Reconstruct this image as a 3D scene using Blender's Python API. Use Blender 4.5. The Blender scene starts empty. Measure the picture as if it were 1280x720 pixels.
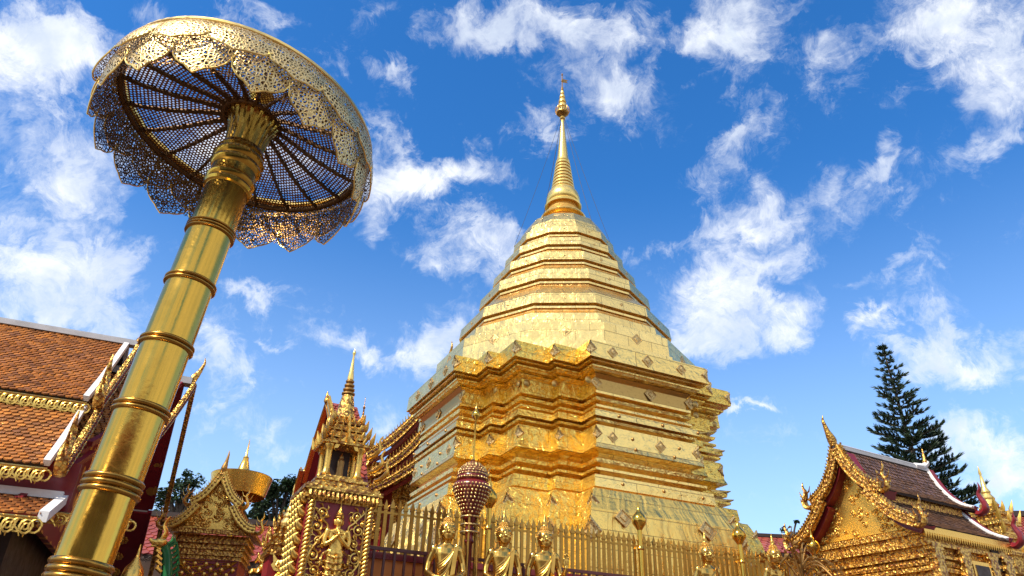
import bpy, bmesh, math, random
from mathutils import Vector, Matrix, Euler
R = math.radians
PI = math.pi
SC = bpy.context.scene
COL = SC.collection

# ---------------------------------------------------------------- camera
CZ = 0.9                       # camera height above the terrace
FPX, PITCH, ROLL = 923.6, R(29.59), R(1.847)
cd = bpy.data.cameras.new('camera'); cam = bpy.data.objects.new('camera', cd); COL.objects.link(cam)
cd.sensor_width = 36.0; cd.lens = FPX / 1280.0 * 36.0; cd.clip_start = 0.05; cd.clip_end = 4000
cam.location = (0, 0, CZ)
cam.rotation_euler = (Matrix.Rotation(PI / 2 + PITCH, 3, 'X') @ Matrix.Rotation(ROLL, 3, 'Z')).to_euler()
SC.camera = cam

# ---------------------------------------------------------------- light
SUN_AZ, SUN_EL = R(222), R(48)
SUNV = Vector((math.sin(SUN_AZ) * math.cos(SUN_EL), math.cos(SUN_AZ) * math.cos(SUN_EL), math.sin(SUN_EL)))
sd = bpy.data.lights.new('sun', 'SUN'); sd.energy = 5.0; sd.angle = R(0.53); sd.color = (1.0, 0.90, 0.74)
so = bpy.data.objects.new('sun', sd); COL.objects.link(so); so.rotation_euler = SUNV.to_track_quat('Z', 'Y').to_euler()
SC.view_settings.view_transform = 'Standard'; SC.view_settings.look = 'None'
SC.view_settings.exposure = 0.30; SC.view_settings.gamma = 1.0; SC.view_settings.use_curve_mapping = False
SC.cycles.max_bounces = 8; SC.cycles.glossy_bounces = 6; SC.cycles.diffuse_bounces = 3; SC.cycles.transparent_max_bounces = 24
SC.cycles.sample_clamp_indirect = 6.0
SC.cycles.caustics_reflective = True

def ray(px, py):
    a, b = px - 640, py - 360
    cr, sr = math.cos(ROLL), math.sin(ROLL)
    u = (a * cr + b * sr) / FPX; v = (-a * sr + b * cr) / FPX
    c, s = math.cos(PITCH), math.sin(PITCH)
    return Vector((u, c + v * s, s - v * c))
def at(px, py, Y):
    """a point of the place, Y metres in front of the camera"""
    r = ray(px, py); q = r * (Y / r.y); q.z += CZ; return q

class N:
    """little node-graph helper"""
    def __init__(s, tree): s.t = tree; s.n = tree.nodes; s.l = tree.links
    def new(s, typ, ins=None, **kw):
        n = s.n.new(typ)
        for k, v in kw.items(): setattr(n, k, v)
        for k, v in (ins or {}).items():
            if isinstance(v, bpy.types.NodeSocket): s.l.new(v, n.inputs[k])
            else: n.inputs[k].default_value = v
        return n
    def m(s, op, a, b=0.0, c=0.0, clamp=False):
        return s.new('ShaderNodeMath', {0: a, 1: b, 2: c}, operation=op, use_clamp=clamp).outputs[0]
    def vm(s, op, a, b=(0, 0, 0)):
        n = s.new('ShaderNodeVectorMath', {0: a, 1: b}, operation=op); return n.outputs[0]
    def mix(s, f, a, b, bt='MIX'):
        n = s.new('ShaderNodeMix', data_type='RGBA', blend_type=bt)
        for sk, v in ((n.inputs[0], f), (n.inputs[6], a), (n.inputs[7], b)):
            if isinstance(v, bpy.types.NodeSocket): s.l.new(v, sk)
            else: sk.default_value = v
        return n.outputs[2]
    def ramp(s, f, lo, hi, a=0.0, b=1.0, smooth=True):
        n = s.new('ShaderNodeMapRange', {0: f, 1: lo, 2: hi, 3: a, 4: b}, interpolation_type='SMOOTHSTEP' if smooth else 'LINEAR')
        return n.outputs[0]
    def noise(s, vec, scale, detail=4, rough=0.55, dist=0.0, col=False):
        n = s.new('ShaderNodeTexNoise', {'Vector': vec, 'Scale': scale, 'Detail': detail, 'Roughness': rough, 'Distortion': dist})
        return n.outputs[1 if col else 0]

# ---------------------------------------------------------------- sky (world)
wd = bpy.data.worlds.new('World'); SC.world = wd; wd.use_nodes = True
g = N(wd.node_tree); g.n.clear()
sky = g.new('ShaderNodeTexSky', sky_type='NISHITA', sun_disc=False, sun_elevation=SUN_EL, sun_rotation=SUN_AZ,
            altitude=900.0, air_density=1.1, dust_density=0.4, ozone_density=3.0)
tc = g.new('ShaderNodeTexCoord').outputs['Generated']
hsv = g.new('ShaderNodeHueSaturation', {'Hue': 0.505, 'Saturation': 1.33, 'Value': 1.7, 'Color': sky.outputs[0]}).outputs[0]
# clouds: soft masses fixed in the directions of the sky, broken up by fractal noise
warp = g.vm('SCALE', g.vm('SUBTRACT', g.noise(tc, 5.0, 5, 0.6, 0.0, True), (0.5, 0.5, 0.5)))
warp.node.inputs['Scale'].default_value = 0.16
w2 = g.vm('SCALE', g.vm('SUBTRACT', g.noise(tc, 21.0, 6, 0.65, 0.6, True), (0.5, 0.5, 0.5))); w2.node.inputs['Scale'].default_value = 0.075
wv = g.vm('NORMALIZE', g.vm('ADD', g.vm('ADD', tc, warp), w2))
CLOUDS = [  # x, y, half width, half height (in the photo's pixels), tilt, weight
    (25, 70, 95, 85, 0, 1.25), (60, 40, 70, 50, 20, .8), (120, 20, 45, 18, 10, .5), (75, 205, 70, 55, 0, 1.0), (120, 250, 70, 40, 20, .75),
    (60, 330, 135, 62, 8, 1.2), (150, 320, 70, 40, 0, .8), (60, 395, 130, 40, 8, .9), (262, 452, 62, 42, 20, 1.0), (325, 378, 40, 13, 5, .8),
    (345, 430, 20, 8, 0, .7), (487, 85, 42, 20, 20, .72), (600, 35, 75, 34, -15, .95), (700, 22, 105, 30, 0, 1.0), (745, 45, 60, 26, 0, .6),
    (755, 112, 62, 46, 10, 1.05), (655, 172, 42, 28, 0, .85), (915, 30, 75, 60, 30, 1.15), (840, 55, 60, 34, 20, .6), (1030, 95, 62, 42, -35, .85),
    (870, 115, 40, 20, -20, .5), (1165, 40, 105, 60, -10, .95), (1245, 40, 80, 70, 0, .9), (1265, 120, 80, 65, 0, .9), (1235, 195, 45, 22, -10, .8),
    (1090, 212, 42, 20, -30, .8), (480, 250, 72, 58, 0, 1.15), (560, 225, 90, 24, -6, 1.0), (600, 320, 72, 50, 0, 1.0), (540, 335, 40, 26, 0, .6),
    (470, 160, 60, 20, 20, .55), (520, 440, 85, 34, 5, 1.1), (440, 430, 60, 18, 0, .8), (840, 320, 58, 16, -8, .75), (955, 268, 80, 46, -20, 1.1),
    (1000, 310, 125, 46, -24, .85), (915, 350, 90, 30, -14, .8), (925, 415, 105, 46, -8, 1.05), (880, 455, 60, 26, 0, .7), (1000, 400, 60, 34, -30, .7),
    (1092, 347, 38, 14, 0, .75), (1200, 440, 100, 27, 8, 1.2), (1110, 398, 24, 12, 0, .8), (1090, 418, 20, 9, 0, .7), (935, 530, 34, 7, 0, .9),
    (1230, 525, 75, 32, 0, .9), (1262, 582, 75, 42, -15, 1.4), (340, 578, 85, 30, 0, .55), (480, 530, 30, 26, 0, .75), (500, 500, 60, 40, 0, .5),
    (200, 8, 50, 20, 0, .6), (330, 5, 50, 14, 0, .5), (1150, 380, 60, 60, 0, .3), (800, 170, 50, 26, 0, .35), (900, 170, 60, 26, 0, .42),
    (990, 550, 80, 22, 0, .3), (240, 520, 60, 26, 0, .5), (215, 150, 130, 80, 10, .95), (350, 190, 80, 60, 0, .8)]  # masses behind the parasol canopy are added to whiten its holes
tot = None
for (cx, cy, rx, ry, rot, k) in CLOUDS:
    d = ray(cx, cy); ln = d.length; sc = FPX * ln * (FPX / (FPX * 1.0)) ; dn = d.normalized()
    rt = dn.cross(Vector((0, 0, 1))).normalized(); upv = rt.cross(dn).normalized()
    a = R(-rot); e1 = rt * math.cos(a) + upv * math.sin(a); e2 = upv * math.cos(a) - rt * math.sin(a)
    M = Matrix((e1, e2, -dn)).transposed()
    scl = 1.0 / (FPX * ln)
    mp = g.new('ShaderNodeMapping', {'Vector': wv, 'Location': dn, 'Rotation': M.to_euler(), 'Scale': (rx * scl * 1.35, ry * scl * 1.35, 0.5)}, vector_type='TEXTURE')
    gr = g.new('ShaderNodeTexGradient', {'Vector': mp.outputs[0]}, gradient_type='SPHERICAL').outputs['Fac']
    gr = g.m('MULTIPLY', gr, k * 0.92)
    tot = gr if tot is None else g.m('ADD', tot, gr)
# the rest of the sky, outside the picture: cloud added for the gold to reflect
sepd = g.new('ShaderNodeSeparateXYZ', {0: tc})
behind = g.ramp(sepd.outputs[1], 0.25, -0.3)
big = g.ramp(g.noise(tc, 2.6, 4, 0.55), 0.36, 0.56)
rside = g.m('MULTIPLY', g.ramp(sepd.outputs[0], 0.35, 0.75), g.ramp(sepd.outputs[2], 0.62, 0.30))   # unseen cloud bank added low on the right to brighten the chedi face
tot = g.m('ADD', tot, g.m('MULTIPLY', g.m('MULTIPLY', rside, g.ramp(sepd.outputs[1], 0.45, 0.1)), 1.7))
tot = g.m('ADD', tot, g.m('MULTIPLY', g.m('MULTIPLY', behind, big), 1.1))
fb = g.noise(g.vm('ADD', tc, w2), 7.0, 10, 0.66, 0.8)
fb2 = g.noise(g.vm('ADD', tc, warp), 26.0, 6, 0.6, 0.2)
dens = g.m('ADD', tot, g.m('MULTIPLY', g.m('SUBTRACT', fb, 0.5), 2.7))
dens = g.m('ADD', dens, g.m('MULTIPLY', g.m('SUBTRACT', fb2, 0.5), 0.9))
mask = g.ramp(dens, 0.17, 1.38)
mask = g.m('MULTIPLY', mask, 0.97)
shade = g.ramp(g.noise(g.vm('ADD', tc, (0.03, 0, -0.04)), 8.0, 6, 0.6), 0.35, 0.62)
core = g.ramp(dens, 0.5, 1.25)
ccol = g.mix(g.m('MULTIPLY', core, g.m('SUBTRACT', 1.0, shade)), (8.2, 8.4, 8.7, 1), (5.3, 6.0, 7.1, 1))
# brighter haze low down
low = g.ramp(sepd.outputs[2], 0.62, 0.0)
hcol = g.mix(g.m('MULTIPLY', low, 0.62), hsv, (5.6, 7.2, 9.2, 1))
col = g.mix(mask, hcol, ccol)
bg = g.new('ShaderNodeBackground', {'Color': col, 'Strength': 0.115})
out = g.new('ShaderNodeOutputWorld', {'Surface': bg.outputs[0]})
wd.cycles.sampling_method = 'MANUAL'; wd.cycles.sample_map_resolution = 512

# ---------------------------------------------------------------- mesh helper
class MB:
    def __init__(s): s.v = []; s.f = []; s.uv = []; s.hasuv = False
    def add(s, vs, fs, M=None, uvs=None):
        o = len(s.v)
        for p in vs:
            p = Vector(p); s.v.append(M @ p if M is not None else p)
        for i, f in enumerate(fs):
            s.f.append([o + k for k in f])
            if uvs is not None: s.uv.append([uvs[k] for k in f]); s.hasuv = True
            else: s.uv.append([(0, 0)] * len(f))
        return s
    def box(s, x0, x1, y0, y1, z0, z1, M=None):
        vs = [(x0, y0, z0), (x1, y0, z0), (x1, y1, z0), (x0, y1, z0), (x0, y0, z1), (x1, y0, z1), (x1, y1, z1), (x0, y1, z1)]
        return s.add(vs, [(3, 2, 1, 0), (4, 5, 6, 7), (0, 1, 5, 4), (1, 2, 6, 5), (2, 3, 7, 6), (3, 0, 4, 7)], M)
    def loft(s, loops, closed=True, cap0=False, cap1=False, M=None, uv=False):
        n = len(loops[0]); vs = [p for L in loops for p in L]; fs = []; uvs = [] if uv else None
        if uv:
            acc = 0.0
            for j, L in enumerate(loops):
                if j: acc += max((Vector(L[i]) - Vector(loops[j - 1][i])).length for i in range(n))
                a = 0.0
                for i in range(n):
                    if i: a += (Vector(loops[0][i]) - Vector(loops[0][i - 1])).length
                    uvs.append((a, acc))
        for j in range(len(loops) - 1):
            for i in range(n if closed else n - 1):
                k = (i + 1) % n
                fs.append((j * n + i, j * n + k, (j + 1) * n + k, (j + 1) * n + i))
        if cap0: fs.append(tuple(range(n))[::-1])
        if cap1: fs.append(tuple((len(loops) - 1) * n + i for i in range(n)))
        return s.add(vs, fs, M, uvs)
    def lathe(s, prof, n=16, M=None, cap=True, ph=0.0):
        loops = [[(r * math.cos(2 * PI * i / n + ph), r * math.sin(2 * PI * i / n + ph), z) for i in range(n)] for r, z in prof]
        return s.loft(loops, True, cap, cap, M)
    def tube(s, path, rad, n=6, M=None, cap=True, flat=1.0):
        path = [Vector(p) for p in path]; loops = []
        up = Vector((0.13, 0.2, 1)).normalized()
        prev = None
        for i, p in enumerate(path):
            t = (path[min(i + 1, len(path) - 1)] - path[max(i - 1, 0)])
            t = t.normalized() if t.length > 1e-9 else Vector((0, 0, 1))
            if prev is None:
                a = t.cross(up)
                if a.length < 1e-3: a = t.cross(Vector((1, 0, 0)))
                a.normalize()
            else:
                a = (prev - t * prev.dot(t))
                a = a.normalized() if a.length > 1e-6 else t.cross(up).normalized()
            prev = a; b = t.cross(a)
            r = rad[i] if isinstance(rad, (list, tuple)) else rad
            loops.append([p + a * (r * math.cos(2 * PI * k / n)) + b * (r * flat * math.sin(2 * PI * k / n)) for k in range(n)])
        return s.loft(loops, True, cap, cap, M)
    def sphere(s, c, r, nu=12, nv=8, M=None):
        if not isinstance(r, (list, tuple)): r = (r, r, r)
        loops = []
        for j in range(nv + 1):
            th = PI * (j / nv); rr = max(math.sin(th), 1e-3)
            loops.append([(c[0] + r[0] * rr * math.cos(2 * PI * i / nu), c[1] + r[1] * rr * math.sin(2 * PI * i / nu), c[2] - r[2] * math.cos(th)) for i in range(nu)])
        return s.loft(loops, True, True, True, M)
    def prism(s, poly, y0, y1, M=None):
        """polygon in the x-z plane, extruded along y"""
        n = len(poly); vs = [(x, y0, z) for x, z in poly] + [(x, y1, z) for x, z in poly]
        fs = [tuple(range(n)), tuple(range(2 * n - 1, n - 1, -1))]
        fs += [(i, i + n, (i + 1) % n + n, (i + 1) % n) for i in range(n)]
        return s.add(vs, fs, M)
    def mesh(s, name, smooth=None):
        me = bpy.data.meshes.new(name)
        me.from_pydata([tuple(p) for p in s.v], [], s.f)
        if s.hasuv:
            ul = me.uv_layers.new(name='UVMap'); k = 0
            for f in s.uv:
                for c in f: ul.data[k].uv = c; k += 1
        me.validate(); 
        if smooth is not None:
            for p in me.polygons: p.use_smooth = True
            me.set_sharp_from_angle(angle=R(smooth))
        bm = bmesh.new(); bm.from_mesh(me); bmesh.ops.recalc_face_normals(bm, faces=bm.faces); bm.to_mesh(me); bm.free()
        if smooth is not None: me.set_sharp_from_angle(angle=R(smooth))
        me.update(); return me
    def build(s, name, mat, parent=None, smooth=None, **kw):
        me = s.mesh(name, smooth); me.materials.append(mat)
        return link(name, me, parent, **kw)
def link(name, me, parent=None, loc=None, rot=None, label=None, M=None):
    o = bpy.data.objects.new(name, me); COL.objects.link(o)
    if parent: o.parent = parent
    if M is not None: o.matrix_local = M
    if loc is not None: o.location = loc
    if rot is not None: o.rotation_euler = rot
    if label: o['label'] = label
    return o
def tag(o, label=None, cat=None, group=None, kind=None):
    if label: o['label'] = label
    if cat: o['category'] = cat
    if group: o['group'] = group
    if kind: o['kind'] = kind
    return o
def thing(name, label, cat, loc=(0, 0, 0), rz=0.0, group=None):
    o = bpy.data.objects.new(name, None); COL.objects.link(o); o.location = loc; o.rotation_euler = (0, 0, rz); o.empty_display_size = 0.2
    return tag(o, label, cat, group)
def copy_tree(o, parent=None):
    c = o.copy(); COL.objects.link(c)
    if parent: c.parent = parent
    for ch in list(o.children): copy_tree(ch, c)
    return c
def fr(o, x=None):  # frame from origin, x axis heading (in plan), z up
    return Matrix.Translation(o) @ Matrix.Rotation(x or 0.0, 4, 'Z')

# ---------------------------------------------------------------- materials
def mat_new(name):
    m = bpy.data.materials.new(name); m.use_nodes = True; t = N(m.node_tree); t.n.clear()
    p = t.new('ShaderNodeBsdfPrincipled'); o = t.new('ShaderNodeOutputMaterial', {'Surface': p.outputs[0]})
    return m, t, p
def setin(t, p, **kw):
    for k, v in kw.items():
        k = k.replace('_', ' ')
        if isinstance(v, bpy.types.NodeSocket): t.l.new(v, p.inputs[k])
        else: p.inputs[k].default_value = v
def bump(t, h, strength=0.3, dist=0.02, normal=None):
    ins = {'Height': h, 'Strength': strength, 'Distance': dist}
    if normal is not None: ins['Normal'] = normal
    return t.new('ShaderNodeBump', ins).outputs[0]
def OBJ(t): return t.new('ShaderNodeTexCoord').outputs['Object']
def UVC(t): return t.new('ShaderNodeTexCoord').outputs['UV']

def gold(name, base=(0.90, 0.66, 0.26), rough=0.30, nscale=6.0, nstr=0.25, ndist=0.02, metal=0.92, dirt=0.25, fine=0.0):
    m, t, p = mat_new(name); c = OBJ(t)
    n1 = t.noise(c, nscale, 5, 0.6); n2 = t.noise(c, nscale * 4.3, 4, 0.6)
    dk = t.ramp(t.noise(c, nscale * 1.7, 6, 0.7), 0.52, 0.75)
    colr = t.mix(t.m('MULTIPLY', dk, dirt), (*base, 1), (base[0] * 0.42, base[1] * 0.34, base[2] * 0.28, 1))
    colr = t.mix(t.ramp(n2, 0.3, 0.7, 0.0, 0.35), colr, (min(base[0] * 1.08, .97), base[1] * 1.1, base[2] * 1.25, 1))
    h = t.m('ADD', n1, t.m('MULTIPLY', n2, 0.35))
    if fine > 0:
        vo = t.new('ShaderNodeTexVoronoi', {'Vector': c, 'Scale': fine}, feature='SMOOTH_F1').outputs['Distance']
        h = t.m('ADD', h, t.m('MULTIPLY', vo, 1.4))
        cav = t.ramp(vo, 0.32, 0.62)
        colr = t.mix(t.m('MULTIPLY', cav, 0.8), colr, (0.16, 0.03, 0.02, 1))  # dark red lacquer in the hollows, deepened to stand in for shade
    setin(t, p, Base_Color=colr, Metallic=metal, Roughness=t.ramp(n2, 0.25, 0.75, rough * 0.75, rough * 1.35), Normal=bump(t, h, nstr, ndist))
    return m
def sheet_gold(name, base, rough, sw, sh, wrinkle=0.3, vert=False, seam=0.6, fine=0.08, bd=0.08):
    """gilded copper sheets: seams between sheets, each sheet a little different, hammered and wrinkled"""
    m, t, p = mat_new(name); uv = UVC(t); c = OBJ(t)
    br = t.new('ShaderNodeTexBrick', {'Vector': uv, 'Color1': (0.25, 0.25, 0.25, 1), 'Color2': (0.8, 0.8, 0.8, 1), 'Mortar': (0, 0, 0, 1), 'Scale': 1.0,
                'Mortar Size': 0.011, 'Mortar Smooth': 0.25, 'Bias': 0.0, 'Brick Width': sw, 'Row Height': sh}, offset=0.5)
    tone = t.new('ShaderNodeSeparateColor', {0: br.outputs[0]}).outputs[0]
    w = t.noise(c, 2.3, 6, 0.62)
    if vert: fold = t.noise(t.new('ShaderNodeMapping', {'Vector': uv, 'Scale': (3.0, 0.6, 1.0)}).outputs[0], 1.0, 2.0, 0.5, 0.6)
    else: fold = t.noise(c, 5.5, 4, 0.55, 0.4)
    dk = t.ramp(t.noise(c, 3.1, 7, 0.72), 0.55, 0.78)
    colr = t.mix(t.ramp(tone, 0.2, 0.85, 0.0, 0.5), (*base, 1), (base[0] * 0.90, base[1] * 0.82, base[2] * 0.66, 1))
    colr = t.mix(t.m('MULTIPLY', dk, 0.35), colr, (base[0] * 0.55, base[1] * 0.45, base[2] * 0.35, 1))
    colr = t.mix(t.m('MULTIPLY', br.outputs['Fac'], seam), colr, (0.20, 0.10, 0.03, 1))
    h = t.m('ADD', t.m('MULTIPLY', w, 0.6), t.m('ADD', fold, t.m('MULTIPLY', t.noise(c, 11.0, 3, 0.5, 0.8), fine)))
    nb = bump(t, h, wrinkle, bd)
    nb = bump(t, t.m('SUBTRACT', 1.0, br.outputs['Fac']), 0.35, 0.01, nb)
    setin(t, p, Base_Color=colr, Metallic=0.9, Roughness=t.ramp(w, 0.3, 0.7, rough * 0.8, rough * 1.3), Normal=nb)
    return m
def paint(name, base, rough=0.45, var=0.3, scale=5.0, metal=0.0):
    m, t, p = mat_new(name); c = OBJ(t)
    n = t.noise(c, scale, 6, 0.65)
    colr = t.mix(t.ramp(n, 0.3, 0.75, 0.0, var), (*base, 1), (base[0] * .35, base[1] * .35, base[2] * .35, 1))
    setin(t, p, Base_Color=colr, Roughness=t.ramp(n, 0.3, 0.7, rough * .8, rough * 1.25), Metallic=metal, Normal=bump(t, n, 0.15, 0.01))
    return m
def tile_mat(name, a, b, c_, rough=0.5):
    m, t, p = mat_new(name); c = OBJ(t)
    rnd = t.new('ShaderNodeNewGeometry').outputs['Random Per Island']
    big = t.noise(c, 0.55, 4, 0.6)
    colr = t.mix(rnd, (*a, 1), (*b, 1))
    colr = t.mix(t.ramp(big, 0.45, 0.7, 0.0, 0.75), colr, (*c_, 1))
    sp = t.ramp(t.noise(c, 14, 4, 0.7), 0.55, 0.8)
    colr = t.mix(t.m('MULTIPLY', sp, 0.5), colr, (0.05, 0.035, 0.03, 1))
    setin(t, p, Base_Color=colr, Roughness=t.ramp(rnd, 0, 1, rough * .6, rough * 1.3, False), Normal=bump(t, t.noise(c, 30, 3), 0.25, 0.01))
    p.inputs['Coat Weight'].default_value = 0.15
    return m
def leaf_mat(name, a, b):
    m, t, p = mat_new(name)
    rnd = t.new('ShaderNodeNewGeometry').outputs['Random Per Island']
    setin(t, p, Base_Color=t.mix(rnd, (*a, 1), (*b, 1)), Roughness=0.55)
    p.inputs['Transmission Weight'].default_value = 0.0
    return m

M_PALE = sheet_gold('pale_gilded_sheet', (0.97, 0.70, 0.235), 0.17, 1.15, 0.55, 0.55)
M_FOIL = sheet_gold('crumpled_gold_foil', (0.98, 0.66, 0.135), 0.15, 0.7, 0.5, 0.85, False, 0.4, 0.16, 0.12)  # colour deepened for light bouncing between the stepped corners
M_SKIRT = sheet_gold('crumpled_gilded_sheet', (0.94, 0.64, 0.17), 0.27, 1.3, 0.42, 0.95, True)
M_TIER = sheet_gold('tier_gilded_sheet', (0.98, 0.72, 0.265), 0.25, 0.8, 0.4, 0.3)
M_SPIRE = gold('spire_gold', (0.92, 0.64, 0.19), 0.30, 5, 0.15, 0.02, 0.78)
M_WIRE = paint('wire', (0.03, 0.025, 0.02), 0.5, 0.2)
M_POLE = gold('pole_gold', (0.60, 0.355, 0.055), 0.15, 2.2, 0.10, 0.03, 0.95, 0.16)
M_RING = gold('aged_ring_gold', (0.40, 0.21, 0.04), 0.26, 8, 0.15, 0.01, 0.95, 0.4)
M_RICH = gold('rich_gold', (0.74, 0.45, 0.095), 0.28, 9, 0.3, 0.012, 0.9, 0.35)
M_BUD = gold('statue_gold', (0.60, 0.35, 0.075), 0.20, 9, 0.10, 0.006, 0.95, 0.3)
M_HAIR = gold('curled_hair_gold', (0.62, 0.36, 0.08), 0.4, 9, 0.2, 0.01, 0.9, 0.4)
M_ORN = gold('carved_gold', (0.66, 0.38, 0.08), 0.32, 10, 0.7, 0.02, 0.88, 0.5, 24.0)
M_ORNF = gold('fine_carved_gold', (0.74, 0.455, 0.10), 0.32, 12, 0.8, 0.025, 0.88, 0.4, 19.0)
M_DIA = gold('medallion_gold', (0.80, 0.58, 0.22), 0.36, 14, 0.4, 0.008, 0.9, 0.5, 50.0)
M_PICK = gold('picket_gold', (0.38, 0.205, 0.04), 0.34, 8, 0.3, 0.01, 0.92, 0.6)
M_RIB = gold('rib_bronze', (0.12, 0.06, 0.02), 0.5, 9, 0.3, 0.01, 0.7, 0.5)
M_URN = paint('urn_lacquer', (0.15, 0.012, 0.008), 0.3, 0.3)
M_FRZ = gold('shaded_frieze_gold', (0.50, 0.31, 0.09), 0.34, 9, 0.4, 0.02, 0.9, 0.7)  # frieze gold coloured darker for the shade under the cornice
M_BRZ = gold('dark_bronze', (0.36, 0.20, 0.06), 0.42, 9, 0.3, 0.01, 0.85, 0.5)
M_RED = paint('dark_red_lacquer', (0.20, 0.012, 0.014), 0.35, 0.35)
M_RED2 = paint('crimson_panel', (0.24, 0.012, 0.018), 0.45, 0.3)
mf, t, p = mat_new('crimson_with_gilt_florets'); c = OBJ(t)
vo = t.new('ShaderNodeTexVoronoi', {'Vector': c, 'Scale': 2.1, 'Randomness': 0.0}); dd = vo.outputs['Distance']
pet = t.m('ADD', dd, t.m('MULTIPLY', t.m('SUBTRACT', t.noise(c, 9.0, 1), 0.5), 0.12)); fl = t.m('LESS_THAN', pet, 0.27)
setin(t, p, Base_Color=t.mix(fl, t.mix(t.noise(c, 4, 5), (0.13, 0.008, 0.014, 1), (0.25, 0.014, 0.022, 1)), (0.75, 0.42, 0.09, 1)), Metallic=t.m('MULTIPLY', fl, 0.8), Roughness=0.4)
M_FLORET = mf
M_BLACKRED = paint('oxblood_metal', (0.085, 0.012, 0.01), 0.4, 0.3)
M_WHITE = paint('white_mortar', (0.72, 0.70, 0.68), 0.7, 0.3, 3.0)
M_DARK = paint('dark_timber', (0.035, 0.02, 0.015), 0.6, 0.4)
M_GREY = paint('grey_stone_pillar', (0.16, 0.155, 0.15), 0.7, 0.5, 2.0)
M_ORANGE = paint('orange_plaster', (0.72, 0.24, 0.04), 0.6, 0.25, 2.0)
M_GREEN = paint('green_glass_enamel', (0.02, 0.16, 0.05), 0.2, 0.4, 9.0)
M_TILE_OR = tile_mat('orange_roof_tile', (0.60, 0.24, 0.06), (0.21, 0.08, 0.025), (0.30, 0.105, 0.03), 0.36)
M_TILE_RD = tile_mat('red_roof_tile', (0.40, 0.085, 0.04), (0.24, 0.045, 0.028), (0.22, 0.05, 0.03), 0.5)
M_TILE_BR = tile_mat('brown_roof_tile', (0.20, 0.105, 0.058), (0.065, 0.032, 0.02), (0.12, 0.062, 0.038), 0.5)
M_BARK = paint('bark', (0.10, 0.075, 0.055), 0.85, 0.5, 6.0)
M_LEAF = leaf_mat('broad_leaf', (0.045, 0.085, 0.03), (0.02, 0.045, 0.018))
M_PINE = leaf_mat('pine_needle', (0.022, 0.046, 0.028), (0.055, 0.092, 0.042))
M_LEAD = paint('grey_ridge_cap', (0.42, 0.41, 0.42), 0.6, 0.35, 3.0)

def filigree(name, base, scale, hole, metal=0.9, rough=0.36, dist=0.5):
    """pierced sheet metal: scrollwork cut right through"""
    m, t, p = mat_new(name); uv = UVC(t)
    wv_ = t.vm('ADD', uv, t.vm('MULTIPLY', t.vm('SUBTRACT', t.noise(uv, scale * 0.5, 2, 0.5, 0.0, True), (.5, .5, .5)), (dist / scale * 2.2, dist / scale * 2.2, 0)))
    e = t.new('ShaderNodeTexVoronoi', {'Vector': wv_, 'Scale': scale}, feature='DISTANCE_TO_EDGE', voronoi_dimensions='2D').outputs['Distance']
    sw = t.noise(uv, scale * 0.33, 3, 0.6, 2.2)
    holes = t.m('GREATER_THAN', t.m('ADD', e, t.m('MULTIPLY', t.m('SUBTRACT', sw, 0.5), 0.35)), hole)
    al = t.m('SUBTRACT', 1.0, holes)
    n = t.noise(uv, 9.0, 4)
    back = t.new('ShaderNodeNewGeometry').outputs['Backfacing']      # inside face coloured dark for the shade under the canopy
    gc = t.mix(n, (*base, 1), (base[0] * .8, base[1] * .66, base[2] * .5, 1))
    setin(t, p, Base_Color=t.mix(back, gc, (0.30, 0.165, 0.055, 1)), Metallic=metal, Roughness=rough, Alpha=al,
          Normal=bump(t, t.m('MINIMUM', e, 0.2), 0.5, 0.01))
    return m
def netting(name, base, du, dv, rad):
    m, t, p = mat_new(name); uv = UVC(t)
    sp = t.new('ShaderNodeSeparateXYZ', {0: uv})
    vrow = t.m('DIVIDE', sp.outputs[1], dv); row = t.m('FLOOR', vrow)
    uu = t.m('ADD', t.m('DIVIDE', sp.outputs[0], du), t.m('MULTIPLY', t.m('MODULO', row, 2.0), 0.5))
    fx = t.m('SUBTRACT', t.m('FRACT', uu), 0.5); fy = t.m('SUBTRACT', t.m('FRACT', vrow), 0.5)
    r2 = t.m('ADD', t.m('MULTIPLY', fx, fx), t.m('MULTIPLY', fy, fy))
    j = t.m('MULTIPLY', t.m('SUBTRACT', t.noise(uv, 26.0, 3), 0.5), 0.26)
    al = t.m('GREATER_THAN', t.m('ADD', r2, j), rad * rad)
    setin(t, p, Base_Color=(*base, 1), Metallic=0.8, Roughness=0.45, Alpha=al)
    return m
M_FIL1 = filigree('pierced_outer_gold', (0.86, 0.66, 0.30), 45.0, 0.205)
M_FIL2 = filigree('pierced_inner_gold', (0.36, 0.20, 0.07), 38.0, 0.11)  # lining coloured dark, standing in for shade inside the skirt
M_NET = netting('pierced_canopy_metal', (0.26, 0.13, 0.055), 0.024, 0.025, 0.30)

# ---------------------------------------------------------------- ground
def quad_sheet(name, x0, x1, y0, y1, z, mat):
    return MB().add([(x0, y0, z), (x1, y0, z), (x1, y1, z), (x0, y1, z)], [(0, 1, 2, 3)]).build(name, mat)
mg, t, p = mat_new('marble_paving'); c = OBJ(t)
br = t.new('ShaderNodeTexBrick', {'Vector': c, 'Color1': (0.13, 0.085, 0.06, 1), 'Color2': (0.095, 0.06, 0.045, 1), 'Mortar': (0.2, 0.17, 0.14, 1), 'Scale': 1.0, 'Mortar Size': 0.008, 'Brick Width': 0.6, 'Row Height': 0.6}, offset=0.0)
setin(t, p, Base_Color=t.mix(t.ramp(t.noise(c, 1.2, 6), .4, .7, 0, .4), br.outputs[0], (0.16, 0.12, 0.09, 1)), Roughness=0.4)
tag(quad_sheet('terrace_floor', -45, 45, -30, 60, 0.0, mg), kind='structure')
gm, t, p = mat_new('hill_ground'); c = OBJ(t)
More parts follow.
